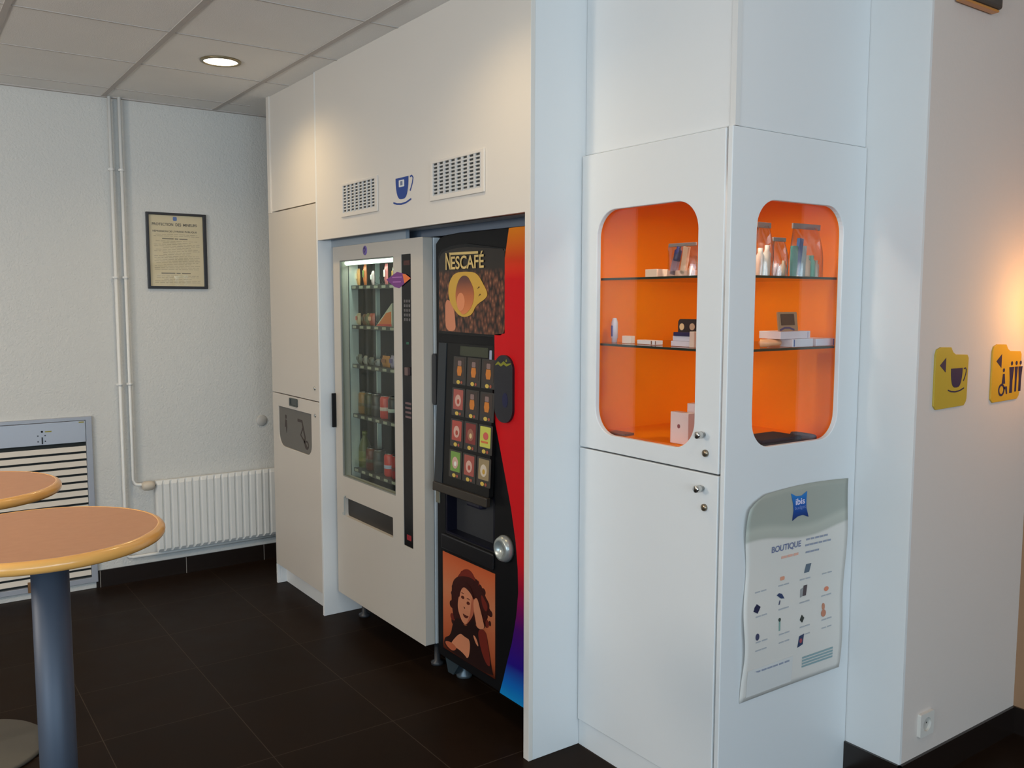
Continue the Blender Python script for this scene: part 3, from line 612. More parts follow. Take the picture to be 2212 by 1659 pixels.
MB().add([(1.672, .13, .10), (1.80, .13, .10), (1.742, .13, .03), (1.700, .13, .028), (1.672, .16, .10), (1.80, .16, .10), (1.742, .16, .03), (1.700, .16, .028)], [(0, 1, 2, 3), (7, 6, 5, 4), (0, 4, 5, 1), (1, 5, 6, 2), (2, 6, 7, 3), (3, 7, 4, 0)]).build('foot_bracket', mat('bracket_blue', (.07, .10, .12), .35, .5), cm)

# ================================================================ DISPLAY CABINET
dc = thing('display_cabinet', 'white corner display cabinet with orange interior and rounded windows', 'cabinet', (2.80, .55, 0))
cxa, cxb, cya, cyb, czt = 2.465, 3.134, .220, .870, 2.121
m = MB().box((cxa, .238, .0), (cxa+.016, cyb, czt-.018)).box((cxa, .238, czt-.018), (3.112, cyb, czt)).box((cxa+.016, .852, 0), (3.112, cyb, czt-.018)).box((cxa+.016, .238, 1.112), (3.112, .852, 1.128))
m.box((cxa, .228, 0), (3.112, .244, .094)); m.build('carcass', WHITE, dc, .001)
m = MB().box((2.4815, .2385, 1.1285), (2.4865, .8515, 2.1)).box((2.4865, .8465, 1.1285), (3.107, .8515, 2.1)).box((2.4865, .2385, 1.1285), (3.107, .8465, 1.160)).box((2.4865, .2385, 2.085), (3.107, .8465, 2.1)).build('lining', ORANGE, dc); lbl(m, 'bright orange inside lining')
wl = rrect(2.549, 1.166, 3.010, 1.926, .090, 10)
d = MB().plate(rect(2.466, 1.108, 3.110, 2.119), 0, .018, F(.238), [wl]).build('door', WHITE, dc, .0025); lbl(d, 'upper glazed door')
MB().plate(rrect(2.545, 1.162, 3.014, 1.930, .09, 10), -.006, -.001, F(.238)).build('pane', GLASS, d)
MB().plate(rrect(2.5, 1.135, 3.10, 1.96, .02, 3), -.003, -.0005, F(.238), [rrect(2.547, 1.164, 3.012, 1.928, .091, 10)]).build('door_backing', ORANGE, d)
def knob(x, z, parent):
    MB().lathe([(0, 0), (.006, 0), (.006, .010), (.011, .013), (.011, .034), (.009, .036), (0, .036)], (x, .220, z), 20, 'y').build('knob', CHROME, parent)
def keylock(x, z, parent):
    MB().lathe([(0, 0), (.011, 0), (.011, .006), (.008, .009), (0, .009)], (x, .220, z), 20, 'y').build('lock', mat('lock_brass', (.30, .24, .17), .3, .9), parent)
knob(3.052, 1.222, d); keylock(3.060, 1.166, d)
d = MB().plate(rect(2.466, .098, 3.110, 1.103), 0, .018, F(.238)).build('door', WHITE, dc, .0025); lbl(d, 'plain lower door')
knob(3.052, 1.058, d); keylock(3.060, 1.000, d)
wr = rrect(.337, 1.177, .760, 1.923, .085, 10)
sp_ = MB().plate(rect(.222, 0, .871, 2.121), 0, .018, G(3.116), [wr]).build('side_panel', WHITE, dc, .0025)
MB().plate(rrect(.333, 1.173, .764, 1.927, .085, 10), -.006, -.001, G(3.116)).build('pane', GLASS, sp_)
MB().plate(rrect(.25, 1.135, .845, 1.96, .02, 3), -.003, -.0005, G(3.116), [rrect(.335, 1.175, .762, 1.925, .086, 10)]).build('side_backing', ORANGE, sp_)
for z in (1.700, 1.476):
    s_ = MB().box((2.488, .248, z-.007), (3.102, .845, z-.0005)).build('glass_shelf', SHELFG, dc)
    MB().box((2.488, .2465, z-.0075), (3.1035, .2479, z)).box((3.1022, .248, z-.0075), (3.1035, .845, z)).build('shelf_edge', SHELFEDGE, s_)
# small lamp under the cabinet top
lm_ = MB().lathe([(0, -.012), (.030, -.012), (.034, -.006), (.034, 0), (0, 0)], (2.99, .37, 2.0848), 24).build('cabinet_lamp', mat('cabinet_lamp_face', (1, .9, .7), .5, emit=(1, .85, .6), estr=1.5), dc)
cl_ = spot('cabinet_glow', (2.99, .37, 2.065), 11.0, (1, .93, .80), 156, .9, .03); cl_.parent = dc; cl_.location = Vector((2.99, .37, 2.065))-dc.location
# --- goods on the shelves
S1, S2, S0 = 1.7003, 1.4763, 1.1603
def carton(name, label, cat, c, x, y, z, w, d_, h, rot=0, stripe=None, grp=None):
    t = thing(name, label, cat, (x, y, z), grp)
    R_ = Matrix.Rotation(rot, 3, 'Z')
    Mm = lambda u, v, w_=0: tuple(Vector((x, y, z))+R_ @ Vector((u, v, w_)))
    MB().box((-w/2, -d_/2, 0), (w/2, d_/2, h), Mm).build('carton', cmat(c), t, .0012)
    if stripe:
        sc, a, b_ = stripe
        MB().box((w*a, -d_/2-.0007, h*.08), (w*b_, -d_/2+.0003, h*.92), Mm).box((w/2-.0003, -d_/2+d_*.04, h*.08), (w/2+.0007, -d_/2+d_*.12, h*.92), Mm).build('carton_print', cmat(sc), t)
    return t
carton('soap_box', 'small cream box on the upper shelf seen through the left window', 'box', (235, 205, 180), 2.745, .31, S1, .054, .05, .026)
def clear_bag(label, x, y, z, w, h, d_, rot, fill, grp):
    t = thing('toiletry_bag', label, 'toiletry bag', (x, y, z), grp)
    R_ = Matrix.Rotation(rot, 3, 'Z'); Mm = lambda u, v, w_=0: tuple(Vector((x, y, z))+R_ @ Vector((u, v, w_)))
    k = MB(); nx, nz = 8, 8; vs = []
    for side in (-1, 1):
        for jz in range(nz+1):
            for ix in range(nx+1):
                a, b_ = ix/nx, jz/nz; q = d_/2*(1-b_**2*.92)*(math.sin(PI*a)**.35+.02)
                vs.append(Mm((a-.5)*w*(1-.12*b_), side*q+.003*math.sin(9*a+5*b_), .0005+b_*h))
    N = (nx+1)*(nz+1); fs = []
    for sgn in (0, 1):
        for jz in range(nz):
            for ix in range(nx): q = [sgn*N+jz*(nx+1)+ix, sgn*N+jz*(nx+1)+ix+1, sgn*N+(jz+1)*(nx+1)+ix+1, sgn*N+(jz+1)*(nx+1)+ix]; fs.append(q)
    k.add(vs, fs, True); k.build('clear_film', CLEAR, t)
    MB().box((-w*.43, -.003, h*.96), (w*.43, .003, h*1.07), Mm).build('zip_strip', mat('zip_grey', (.22, .19, .18), .35), t, .001)
    for (fx, fz, fw, fh, col, tilt, kind) in fill:
        f = Matrix.Rotation(tilt, 3, 'Y'); Fm = lambda u, v, w_=0: Mm(*(Vector((fx, 0, fz+.001))+f @ Vector((u, v, w_))))
        if kind == 'b':
            k = MB(); pr = [(.0, 0), (fw*.48, 0), (fw*.5, .004), (fw*.5, fh*.72), (fw*.3, fh*.82), (fw*.3, fh), (0, fh)]; n = 14; vs = []
            for r_, hh in pr:
                for i in range(n): vs.append(Fm(r_*math.cos(2*PI*i/n), r_*math.sin(2*PI*i/n), hh))
            k.add(vs, [(j_*n+i, j_*n+(i+1) % n, (j_+1)*n+(i+1) % n, (j_+1)*n+i) for j_ in range(len(pr)-1) for i in range(n)], True)
            k.build('bottle', cmat(col), t)
        else: MB().box((-fw/2, -.006, 0), (fw/2, .006, fh), Fm).build('packet', cmat(col), t, .001)
    return t
gb = 'clear toiletry bags on the upper cabinet shelf'
clear_bag('clear toiletry bag with dark blue tube and pale packet behind the left window', 2.853, .318, S1, .13, .10, .05, .08,
    [(-.036, .005, .024, .050, (170, 130, 150), .22, 'p'), (-.024, .050, .024, .046, (38, 44, 98), .22, 'b'), (.004, .006, .020, .088, (235, 195, 165), .16, 'p'), (.036, .004, .022, .028, (225, 150, 90), 0, 'b'), (0, .0005, .110, .018, (232, 185, 165), 0, 'p')], gb)
rz = PI/2
clear_bag('clear toiletry bag with white bottles, nearest the cabinet corner', 3.050, .470, S1, .075, .155, .06, rz,
    [(-.014, 0, .026, .085, (225, 220, 210), 0, 'b'), (.014, 0, .026, .095, (220, 210, 200), .05, 'b')], gb)
clear_bag('small clear toiletry bag with pale pots, second from the corner', 3.045, .552, S1, .072, .115, .05, rz,
    [(-.01, 0, .026, .040, (215, 170, 160), 0, 'b'), (.02, 0, .018, .05, (190, 170, 150), .1, 'b')], gb)
clear_bag('large clear toiletry bag with teal and blue tubes and amber highlights', 3.050, .680, S1, .165, .160, .075, rz,
    [(-.058, 0, .024, .098, (55, 145, 135), .0, 'p'), (-.044, .004, .020, .120, (42, 95, 155), .14, 'p'), (-.018, 0, .022, .100, (175, 190, 195), .06, 'p'), (.006, 0, .026, .070, (225, 200, 180), 0, 'b'), (.032, 0, .026, .070, (90, 185, 165), 0, 'b'), (.056, 0, .02, .055, (200, 210, 200), 0, 'b')], gb)
# middle shelf, left window
t = thing('toothpaste_tube', 'white upright tube with blue lettering behind the left window', 'tube', (2.531, .32, S2))
MB().lathe([(0, 0), (.010, 0), (.010, .014), (.012, .016), (.012, .07), (.007, .086), (0, .087)], (2.531, .32, S2), 16).build('tube_body', cmat((215, 212, 225)), t)
MB().box((2.5285, .3055, S2+.022), (2.5345, .3085, S2+.060)).build('tube_print', cmat((85, 95, 165)), t)
carton('sewing_kit', 'small square white pack next to the upright tube', 'packet', (232, 215, 205), 2.598, .325, S2, .044, .02, .026)
carton('comb_box', 'long flat white box lying on the middle shelf', 'box', (228, 222, 225), 2.693, .335, S2, .095, .035, .014, -.1, ((130, 80, 50), .30, .36))
ga = 'flat white boxes under the black case'
carton('flat_box', 'lower flat white box under the black case', 'box', (225, 210, 220), 2.862, .345, S2, .100, .06, .017, .0, None, ga)
carton('flat_box', 'upper flat white box right under the black case', 'box', (222, 212, 225), 2.865, .343, S2+.0172, .092, .055, .016, .0, None, ga)
t = thing('shoe_shine_case', 'dark case with two pale round pads on the flat boxes', 'case', (2.873, .34, S2+.0335))
MB().plate(rrect(2.830, S2+.0336, 2.918, S2+.088, .012), -.02, 0, F(.328)).build('case_lid', cmat((48, 34, 34)), t, .002)
MB().box((2.826, .310, S2+.0336), (2.914, .328, S2+.046)).build('case_base', cmat((40, 32, 78)), t, .002)
MB().plate(ell(2.848, S2+.063, .010, .011, 18), 0, .002, F(.328)).build('round_pad', cmat((240, 200, 150)), t); MB().plate(ell(2.893, S2+.064, .011, .011, 18), 0, .002, F(.328)).build('round_pad', cmat((205, 165, 135)), t)
carton('upright_packet', 'narrow cream packet standing at the right of the black case', 'packet', (236, 205, 190), 2.925, .30, S2, .020, .016, .050)
# middle shelf, right window
g2 = 'white shirt boxes on the middle shelf'
carton('white_box', 'white box with blue edge stripe, middle of the lower row on middle shelf', 'box', (225, 222, 232), 3.040, .628, S2, .105, .10, .026, PI/2, ((75, 105, 165), -.44, -.40), g2)
carton('white_box', 'white box with blue stripe at the far right of the middle shelf', 'box', (225, 222, 235), 3.038, .752, S2, .105, .10, .024, PI/2, ((75, 95, 175), .36, .40), g2)
carton('white_box', 'white box stacked on top of the other boxes, under the mirror', 'box', (228, 215, 222), 3.040, .600, S2+.0264, .150, .085, .024, PI/2, ((170, 165, 195), .40, .42), g2)
t = thing('peach_pack', 'peach-coloured crumpled packet at the left end of the middle shelf', 'packet', (3.04, .520, S2))
bag_mesh(MB(), 0, 0, 0, .09, .026, .05); q_ = MB(); bag_mesh(q_, 0, 0, 0, .098, .026, .055); q_.v = [(3.045+b_, .522+a, S2+.0003+c_) for a, b_, c_ in q_.v]; q_.build('wrapper', cmat((240, 175, 130)), t)
t = thing('folding_mirror', 'small dark mirror in a grey frame leaning on the white boxes', 'mirror', (3.04, .58, S2+.0508))
mm = lambda u, v, w=0: (3.070-.30*(v)+w, .578+u+.22*v, S2+.0512+v)
MB().plate(rrect(-.044, 0, .050, .060, .004), -.006, 0, mm).build('mirror_frame', cmat((165, 130, 100)), t)
MB().plate(rrect(-.033, .018, .034, .054, .002), .0003, .0012, mm).build('mirror_face', mat('mirror_dark', s2l((70, 40, 18)), .2), t)
MB().plate(arcband([(-.040, .003), (-.018, .010), (.006, .010), (.030, .003)], .006), .0003, .0014, mm).build('mirror_print', cmat((70, 60, 105)), t)
# bottom of the display
t = thing('white_gift_box', 'tall white box with small mark at the foot of the left window', 'box', (2.87, .32, S0))
MB().box((2.826, .305, S0+.0), (2.905, .335, S0+.103)).build('carton', cmat((238, 215, 215)), t, .0015); MB().plate(ell(2.864, S0+.058, .006, .007, 14), 0, .001, F(.305)).build('carton_print', cmat((150, 90, 95)), t)
carton('white_gift_box', 'narrow white box standing behind the tall white box', 'box', (236, 218, 220), 2.872, .375, S0, .05, .03, .128)
t = thing('folded_shirt', 'folded dark navy shirt on the cabinet floor behind the right window', 'shirt', (3.02, .52, S0))
k = MB().box((2.965, .36, S0), (3.098, .655, S0+.014)).build('cloth', mat('navy_cloth', s2l((30, 24, 52)), .9), t, .006)
MB().box((2.972, .44, S0+.0145), (3.092, .640, S0+.028)).build('fold', mat('navy_cloth2', s2l((26, 18, 42)), .9), t, .008)
t = thing('grey_cloth_roll', 'small grey rolled cloth right of the folded navy shirt', 'cloth', (3.04, .70, S0))
MB().lathe([(0, -.045), (.011, -.045), (.013, -.03), (.013, .03), (.011, .045), (0, .045)], (3.045, .705, S0+.013), 18, 'x').build('cloth_roll', mat('grey_cloth', s2l((85, 82, 98)), .9), t)
carton('brown_packet', 'flat brown packet at the lower left corner of the left window', 'packet', (105, 62, 48), 2.600, .290, S0, .085, .05, .008, .12)

# ================================================================ POSTER ON THE CABINET SIDE
ps = thing('boutique_poster', 'curling grey paper poster headed BOUTIQUE taped to the cabinet side', 'poster', (3.134, .57, .38))
def pw(u, v):
    a = (u-.31)/.51; b_ = (v-.39)/.64
    return .0035+.007*(1-math.cos(2*PI*b_*1.6+a*2.2))*(.5+.5*abs(a-.5))+.010*max(0, b_-.9)*10*max(0, .35-a)
def PM(u, v, w=0): return (3.134+pw(u, v)+w, u, v)
def pedge(b_): return (.309+.018*math.sin(b_*7.5)**2*b_**.5+(.07*max(0, (b_-.93)/.07)**2 if b_ > .93 else 0), .803+.035*b_**1.5+.010*math.sin(b_*5))
nu, nv = 24, 36; vs, fs = [], []
for j_ in range(nv+1):
    b_ = j_/nv; u0, u1 = pedge(b_)
    for i in range(nu+1):
        u = u0+(u1-u0)*i/nu; v = .388+.645*b_+.008*math.sin(i/nu*PI)*b_; vs.append(PM(u, v))
for j_ in range(nv):
    for i in range(nu): a = j_*(nu+1)+i; fs.append((a, a+1, a+nu+2, a+nu+1))
PAPM = bpy.data.materials.new('poster_paper'); PAPM.use_nodes = True
def build_paper():
    nt = PAPM.node_tree; b = nt.nodes['Principled BSDF']; g = nt.nodes.new('ShaderNodeNewGeometry'); sp = nt.nodes.new('ShaderNodeSeparateXYZ')
    L = nt.links.new; L(g.outputs['Position'], sp.inputs[0])
    my = nt.nodes.new('ShaderNodeMath'); my.operation = 'MULTIPLY'; my.inputs[1].default_value = 13; L(sp.outputs['Y'], my.inputs[0])
    sn = nt.nodes.new('ShaderNodeMath'); sn.operation = 'SINE'; L(my.outputs[0], sn.inputs[0])
    ma = nt.nodes.new('ShaderNodeMath'); ma.operation = 'MULTIPLY_ADD'; ma.inputs[1].default_value = .012; L(sn.outputs[0], ma.inputs[0]); L(sp.outputs['Z'], ma.inputs[2])
    r = nt.nodes.new('ShaderNodeValToRGB'); e = r.color_ramp.elements
    while len(e) > 1: e.remove(e[-1])
    e[0].position = 0; e[0].color = (*s2l((220, 213, 205)), 1)
    for p_, c_ in ((.878, (222, 216, 207)), (.886, (180, 180, 168)), (.912, (186, 187, 174)), (.932, (164, 167, 156)), (1, (163, 165, 154))): q = e.new(p_); q.color = (*s2l(c_), 1)
    L(ma.outputs[0], r.inputs[0]); L(r.outputs[0], b.inputs['Base Color']); b.inputs['Roughness'].default_value = .45
build_paper()
sheet = MB().add(vs, fs, True).build('sheet', PAPM, ps)
md = sheet.modifiers.new('thick', 'SOLIDIFY'); md.thickness = .0004
lg = [(.521, 1.020), (.548, 1.008), (.575, 1.007), (.603, 1.018), (.598, .985), (.598, .965), (.609, .934), (.58, .944), (.555, .943), (.527, .932), (.533, .965), (.531, .985)]
k = MB().plate(lg[::-1], .0012, .0018, PM).build('logo', ramp_z('logo_blue', [(.93, (8, 35, 95)), (.975, (15, 80, 160)), (1.02, (35, 125, 195))], .4), ps)
text('logo_lettering', 'ibis', .543, .980, .590, 1.000, PM, mat('logo_white', s2l((225, 215, 235))), ps, .0022, True)
text('logo_lettering', 'budget', .539, .962, .594, .976, PM, mat('logo_lilac', s2l((120, 140, 195))), ps, .0022)
text('heading', 'BOUTIQUE', .436, .838, .578, .862, PM, mat('heading_blue', s2l((110, 118, 152))), ps, .0015, True)
oi = mat('pale_orange_ink', s2l((228, 175, 155))); gi_ = mat('grey_blue_ink', s2l((150, 155, 170)))
def dashes(name, u0, u1, v, h, m_, n=5, gap=.25):
    k = MB(); st = (u1-u0)/n
    for i in range(n): k.plate(rect(u0+i*st, v-h/2, u0+(i+1)*st-st*gap*random.uniform(.4, 1), v+h/2), .0012, .0016, PM)
    return k.build(name, m_, ps)
dashes('subheading', .485, .575, .819, .008, oi, 3); dashes('small_text', .603, .715, .860, .006, gi_); dashes('small_text', .600, .735, .841, .006, gi_, 6); dashes('small_text', .605, .676, .817, .006, gi_, 3)
for v in (.728, .652, .572, .545):
    for u in (.365, .478, .585, .70): dashes('small_text', u, u+.058, v, .004, mat('pale_ink', s2l((176, 178, 182))), 2)
def pic_(pts, c): return poly('product_picture', pts, .0012, PM, cmat(c), ps)
pic_(rrect(.486, .744, .507, .756, .004), (225, 155, 125)); pic_([(.605, .748), (.630, .748), (.638, .776), (.613, .776)], (90, 105, 120))
pic_([(.355, .672), (.374, .662), (.390, .680), (.372, .692)], (28, 36, 70)); pic_(ell(.372, .677, .013, .011, 14), (24, 32, 64))
pic_([(.470, .700), (.482, .705), (.496, .700), (.508, .683), (.49, .686)][::-1], (38, 60, 100)); pic_([(.478, .668), (.484, .668), (.488, .680), (.484, .682)], (80, 85, 110))
pic_([(.600, .672), (.618, .672), (.624, .706), (.606, .706)], (78, 66, 70)); pic_([(.588, .670), (.600, .672), (.604, .700), (.590, .696)], (150, 150, 150))
pic_(ell(.727, .673, .012, .008, 14), (225, 130, 95)); pic_(ell(.372, .589, .009, .011, 12), (70, 72, 100)); pic_([(.477, .585), (.484, .585), (.486, .618), (.479, .618)], (130, 165, 155)); pic_(ell(.482, .62, .006, .006, 10), (50, 70, 65))
pic_([(.585, .597), (.597, .586), (.608, .600), (.596, .612)], (42, 50, 46)); pic_(ell(.711, .616, .008, .012, 12), (195, 130, 100)); pic_(ell(.711, .594, .013, .012, 12), (195, 125, 95))
pic_([(.574, .508), (.600, .514), (.606, .548), (.582, .544)], (40, 58, 92)); pic_(ell(.590, .528, .007, .008, 12), (160, 70, 80))
poly('white_note', rect(.336, .400, .553, .486), .0010, PM, mat('note_white', s2l((216, 214, 210))), ps); dashes('note_heading', .345, .54, .474, .006, gi_, 7)
k = MB()
for i in range(4): k.plate(rect(.602, .434+i*.010, .760, .440+i*.010), .0012, .0016, PM)
k.build('teal_text', mat('teal_ink', s2l((140, 165, 168))), ps)

# ================================================================ SIGNS, SOCKET, LAMPS ON THE RIGHT WALL
def wall_sign(y0, col, label):
    t = thing('wall_sign', label, 'sign', (3.335, y0+.1, 1.27), 'yellow direction signs on the right wall'); M = G(3.335)
    o = [(y0+.015, 1.272), (y0+.185, 1.276), (y0+.198, 1.288), (y0+.202, 1.30), (y0+.204, 1.435), (y0+.195, 1.446), (y0+.122, 1.449), (y0+.105, 1.457), (y0+.092, 1.473), (y0+.03, 1.475), (y0+.008, 1.468), (y0, 1.45), (y0, 1.285)]
    MB().plate(o, 0, .006, M).build('plate', mat('sign_yellow_'+str(int(y0*100)), col, .45), t, .001)
    poly('arrow', [(y0+.026, 1.416), (y0+.062, 1.392), (y0+.062, 1.440)], .0062, M, NAVY, t); return t, M
t, M = wall_sign(.972, s2l((186, 158, 52)), 'yellow sign with arrow and cup, left of the toilets sign')
cup_sign(M, 1.103, 1.325, .100, .078, NAVY, 'cup_print', t, .0062)
t, M = wall_sign(1.334, s2l((205, 158, 40)), 'yellow sign with arrow, wheelchair user and standing figures')
k = MB()
def fig(cu, vt, vb, w):
    k.plate(ell(cu, vt, .0075, .0075, 12), .0062, .0068, M); k.plate([(cu-w/2, vt-.013), (cu-w*.28, vt-.06), (cu-w*.28, vb), (cu+w*.28, vb), (cu+w*.28, vt-.06), (cu+w/2, vt-.013)], .0062, .0068, M)
fig(1.470, 1.405, 1.300, .034); fig(1.503, 1.405, 1.303, .022); fig(1.533, 1.405, 1.303, .030)
k.build('standing_figures', NAVY, t)
k = MB().plate(ell(1.415, 1.383, .007, .007, 12), .0062, .0068, M).plate([(1.404, 1.335), (1.428, 1.335), (1.422, 1.370), (1.410, 1.370)], .0062, .0068, M)
k.plate(ell(1.404, 1.314, .022, .022, 24), .0062, .0068, M, [ell(1.404, 1.314, .014, .014, 20)]).plate([(1.42, 1.325), (1.442, 1.325), (1.446, 1.298), (1.438, 1.298), (1.432, 1.315), (1.42, 1.315)], .0062, .0068, M)
k.build('wheelchair_figure', NAVY, t)
t = thing('wall_socket', 'white wall socket low on the right wall near the corner', 'socket', (3.335, 1.01, .165)); M = G(3.335)
MB().plate(rrect(.972, .168, 1.054, .248, .006), 0, .012, M, [ell(1.013, .208, .024, .024)]).build('faceplate', mat('socket_white', (.68, .64, .58), .4), t, .002)
MB().plate(ell(1.013, .208, .0238, .0238), 0, .003, M).build('socket_well', mat('socket_well', (.5, .47, .42), .5), t)
MB().plate(ell(1.003, .208, .003, .003, 10), .003, .0035, M).plate(ell(1.023, .208, .003, .003, 10), .003, .0035, M).build('contact_holes', BLACK, t)
# emergency lamp at the top of the right wall: only its foot shows
t = thing('emergency_light', 'dark and orange emergency light at the top of the right wall', 'light fixture', (3.335, 1.1, 2.56)); 
MB().box((3.336, .985, 2.560), (3.372, 1.225, 2.69)).build('housing', mat('fixture_dark', (.06, .055, .05), .4), t, .01, 3)
MB().box((3.340, .993, 2.551), (3.366, 1.215, 2.5595)).build('lens', mat('fixture_amber', (.55, .24, .06), .3), t, .004)
# warm wall lamp just past the corner of the frame
t = thing('wall_lamp', 'warm orange wall lamp on the apricot wall round the corner', 'lamp', (3.56, 1.634, 1.5))
MB().lathe([(0, 0), (.06, 0), (.06, .012), (.02, .02), (.012, .06), (0, .06)], (3.56, 1.634, 1.56), 24, 'y').build('wall_plate', METAL, t)
MB().lathe([(.04, -.08)]+[(.04+.045*math.sin(PI*q/12)**.8, -.08+.21*q/12) for q in range(1, 12)]+[(.035, .13)], (3.56, 1.535, 1.58), 40).build('shade', mat('lamp_shade', (.9, .6, .3), .6, emit=(1, .50, .15), estr=9), t)

# ================================================================ LEFT WALL: PIPES, RADIATOR, NOTICE, HEATER
LX = -.49
def pipe(y, z0, label, extra):
    t = thing('heating_pipe', label, 'pipe', (LX+.03, y, z0), 'white heating pipes up the left wall')
    MB().tube(extra, .0095, 12).build('pipe', RADW, t)
    for z in (2.342, 1.151, 1.75):
        MB().box((LX, y-.016, z-.006), (LX+.028, y+.016, z+.006)).build('pipe_clip', RADW, t, .002)
        MB().lathe([(.0096, -.008), (.0125, -.008), (.0125, .008), (.0096, .008)], (LX+.028, y, z), 12, cap=False).build('collar', RADW, t)
xp = LX+.028
pipe(-.712, .15, 'left white heating pipe running down and under the radiator', [(xp, -.712, CZ), (xp, -.712, .19), (xp, -.709, .165), (xp, -.700, .152), (xp, -.68, .150), (xp, .55, .150)])
pipe(-.660, .57, 'right white heating pipe that ends at the radiator valve', [(xp, -.660, CZ), (xp, -.660, .60), (xp, -.657, .580), (xp, -.648, .571), (xp+.01, -.63, .569), (xp+.02, -.605, .569)])
rd = thing('radiator', 'white ribbed panel radiator on the left wall beside the cupboard', 'radiator', (LX+.06, .0, .15))
ry0, ry1, rz0, rz1 = -.548, .47, .165, .585
MB().box((LX+.012, ry0+.01, rz0+.01), (LX+.034, ry1-.01, rz1-.01)).build('back_panel', RADW, rd, .003)
# ribbed front as one pressed sheet
pitch = .042; prof = []; y = ry0
while y < ry1-.01:
    prof += [(y, 0), (y+.008, .013), (y+.030, .013), (y+.038, 0)]; y += pitch
vs, fs = [], []
for (yy, dx) in prof:
    for (zz, f_) in ((rz0, 0), (rz0+.018, 1), (rz1-.022, 1), (rz1, 0)): vs.append((LX+.058+dx*f_, yy, zz))
for i in range(len(prof)-1):
    for j_ in range(3): a = i*4+j_; fs.append((a, a+4, a+5, a+1))
n0 = len(prof)*4; k = MB().add(vs, fs)
k.box((LX+.036, ry0, rz0), (LX+.0578, ry1, rz1)); k.build('ribbed_front', RADW, rd)
k = MB()
for zz in (.25, .50): k.box((LX+.0005, -.40, zz), (LX+.0119, -.37, zz+.03)).box((LX+.0005, .1, zz), (LX+.0119, .13, zz+.03))
k.build('wall_bracket', RADW, rd)
vv = thing('radiator_valve', 'cream thermostat valve head at the top left of the radiator', 'valve', (LX+.05, -.59, .563))
MB().lathe([(0, -.034), (.018, -.034), (.026, -.022), (.028, .0), (.026, .022), (.018, .032), (0, .034)], (LX+.062, -.590, .563), 24, 'y').build('valve_head', mat('valve_cream', (.62, .54, .44), .4), vv)
MB().tube([(LX+.062, -.557, .563), (LX+.062, -.5485, .563)], .008).build('valve_stem', CHROME, vv)
cvr = thing('wall_cover', 'small round white cover plate on the left wall by the cupboard', 'cover', (LX, .105, .88))
MB().lathe([(0, 0), (.034, 0), (.034, .005), (.03, .009), (0, .010)], (LX, .105, .882), 28, 'x').build('disc', mat('cover_white', (.52, .50, .47), .5), cvr)
# framed notice
nt_ = thing('framed_notice', 'black framed notice headed PROTECTION DES MINEURS on the left wall', 'picture frame', (LX, -.37, 1.69)); N = G(LX)
MB().plate(rect(-.539, 1.690, -.203, 2.124), 0, .018, N, [rect(-.524, 1.705, -.222, 2.110)]).build('frame', mat('frame_black', (.012, .011, .014), .35), nt_, .002)
sh = MB().plate(rect(-.526, 1.703, -.220, 2.112), .002, .005, N).build('sheet', NOTICEP, nt_)
MB().plate(rect(-.525, 1.704, -.221, 2.111), .008, .0095, N).build('pane', PGLASS, nt_)
poly('crest', rrect(-.389, 2.080, -.367, 2.103, .006), .005, N, mat('crest_blue', s2l((70, 105, 165))), nt_)
text('heading', 'PROTECTION  DES  MINEURS', -.505, 2.050, -.255, 2.066, N, INK, nt_, .0055, True)
text('heading', 'R\u00c9PRESSION DE L\'IVRESSE PUBLIQUE', -.503, 2.012, -.256, 2.026, N, mat('ink_grey', s2l((70, 66, 60))), nt_, .0055, True)
k = MB()
for a, b_ in ((-.452, -.388), (-.382, -.362), (-.356, -.310)): k.plate(rect(a, 1.974, b_, 1.979), .005, .0054, N)
for a, b_ in ((-.462, -.385), (-.378, -.355), (-.348, -.298)): k.plate(rect(a, 1.777, b_, 1.782), .005, .0054, N)
k.build('subheading', mat('ink_grey2', s2l((110, 102, 88))), nt_)
k = MB(); z = 2.0
while z > 1.72:
    if abs(z-1.978) > .012 and abs(z-1.78) > .012:
        ins = random.choice((0, 0, .01, .05)); yy = -.498+ins
        while yy < -.245-ins:
            w_ = random.uniform(.012, .035); k.plate(rect(yy, z, min(yy+w_, -.243-ins), z+.0022), .005, .0054, N); yy += w_+.005
    z -= .0095
k.build('body_text', INK2, nt_)
# louvred wall heater / air outlet
ht = thing('louvred_grille', 'grey metal louvred wall grille behind the round tables', 'grille', (LX, -1.3, .04)); HM = G(LX)
hy0, hy1 = -1.85, -.865
MB().plate(rect(hy0, .038, hy1, .982), 0, .020, HM, [rect(hy0+.03, .068, hy1-.032, .962)]).build('frame', ALU, ht, .002)
hd = MB().plate(rect(hy0+.031, .842, hy1-.034, .960), .001, .024, HM).build('control_panel', mat('panel_grey', (.46, .49, .55), .4, .3), ht, .002)
k = MB().plate(ell(-1.115, .915, .0055, .0055, 14), 0, .003, G(LX+.024)).plate(rect(-1.1175, .848, -1.1125, .885), 0, .004, G(LX+.024)).build('lever', BLACK, hd)
k = MB()
for (a, b_) in ((-1.135, .893), (-1.135, .862), (-1.10, .893), (-1.10, .862)): k.plate(ell(a, b_, .004, .004, 10), 0, .0008, G(LX+.024))
k.build('setting_marks', mat('mark_grey', (.05, .06, .08), .6), hd)
k = MB().plate(rect(-1.100, .910, -1.068, .917), 0, .0008, G(LX+.024)).plate(rect(-.932, .949, -.906, .956), 0, .0008, G(LX+.024)).build('yellow_label', mat('label_yellow', s2l((150, 140, 60))), hd)
MB().plate(rect(hy0+.03, .068, hy1-.032, .962), .0, .0008, HM).build('backing', mat('grille_dark', (.02, .024, .022), .8), ht)
pz = .815; i = 0
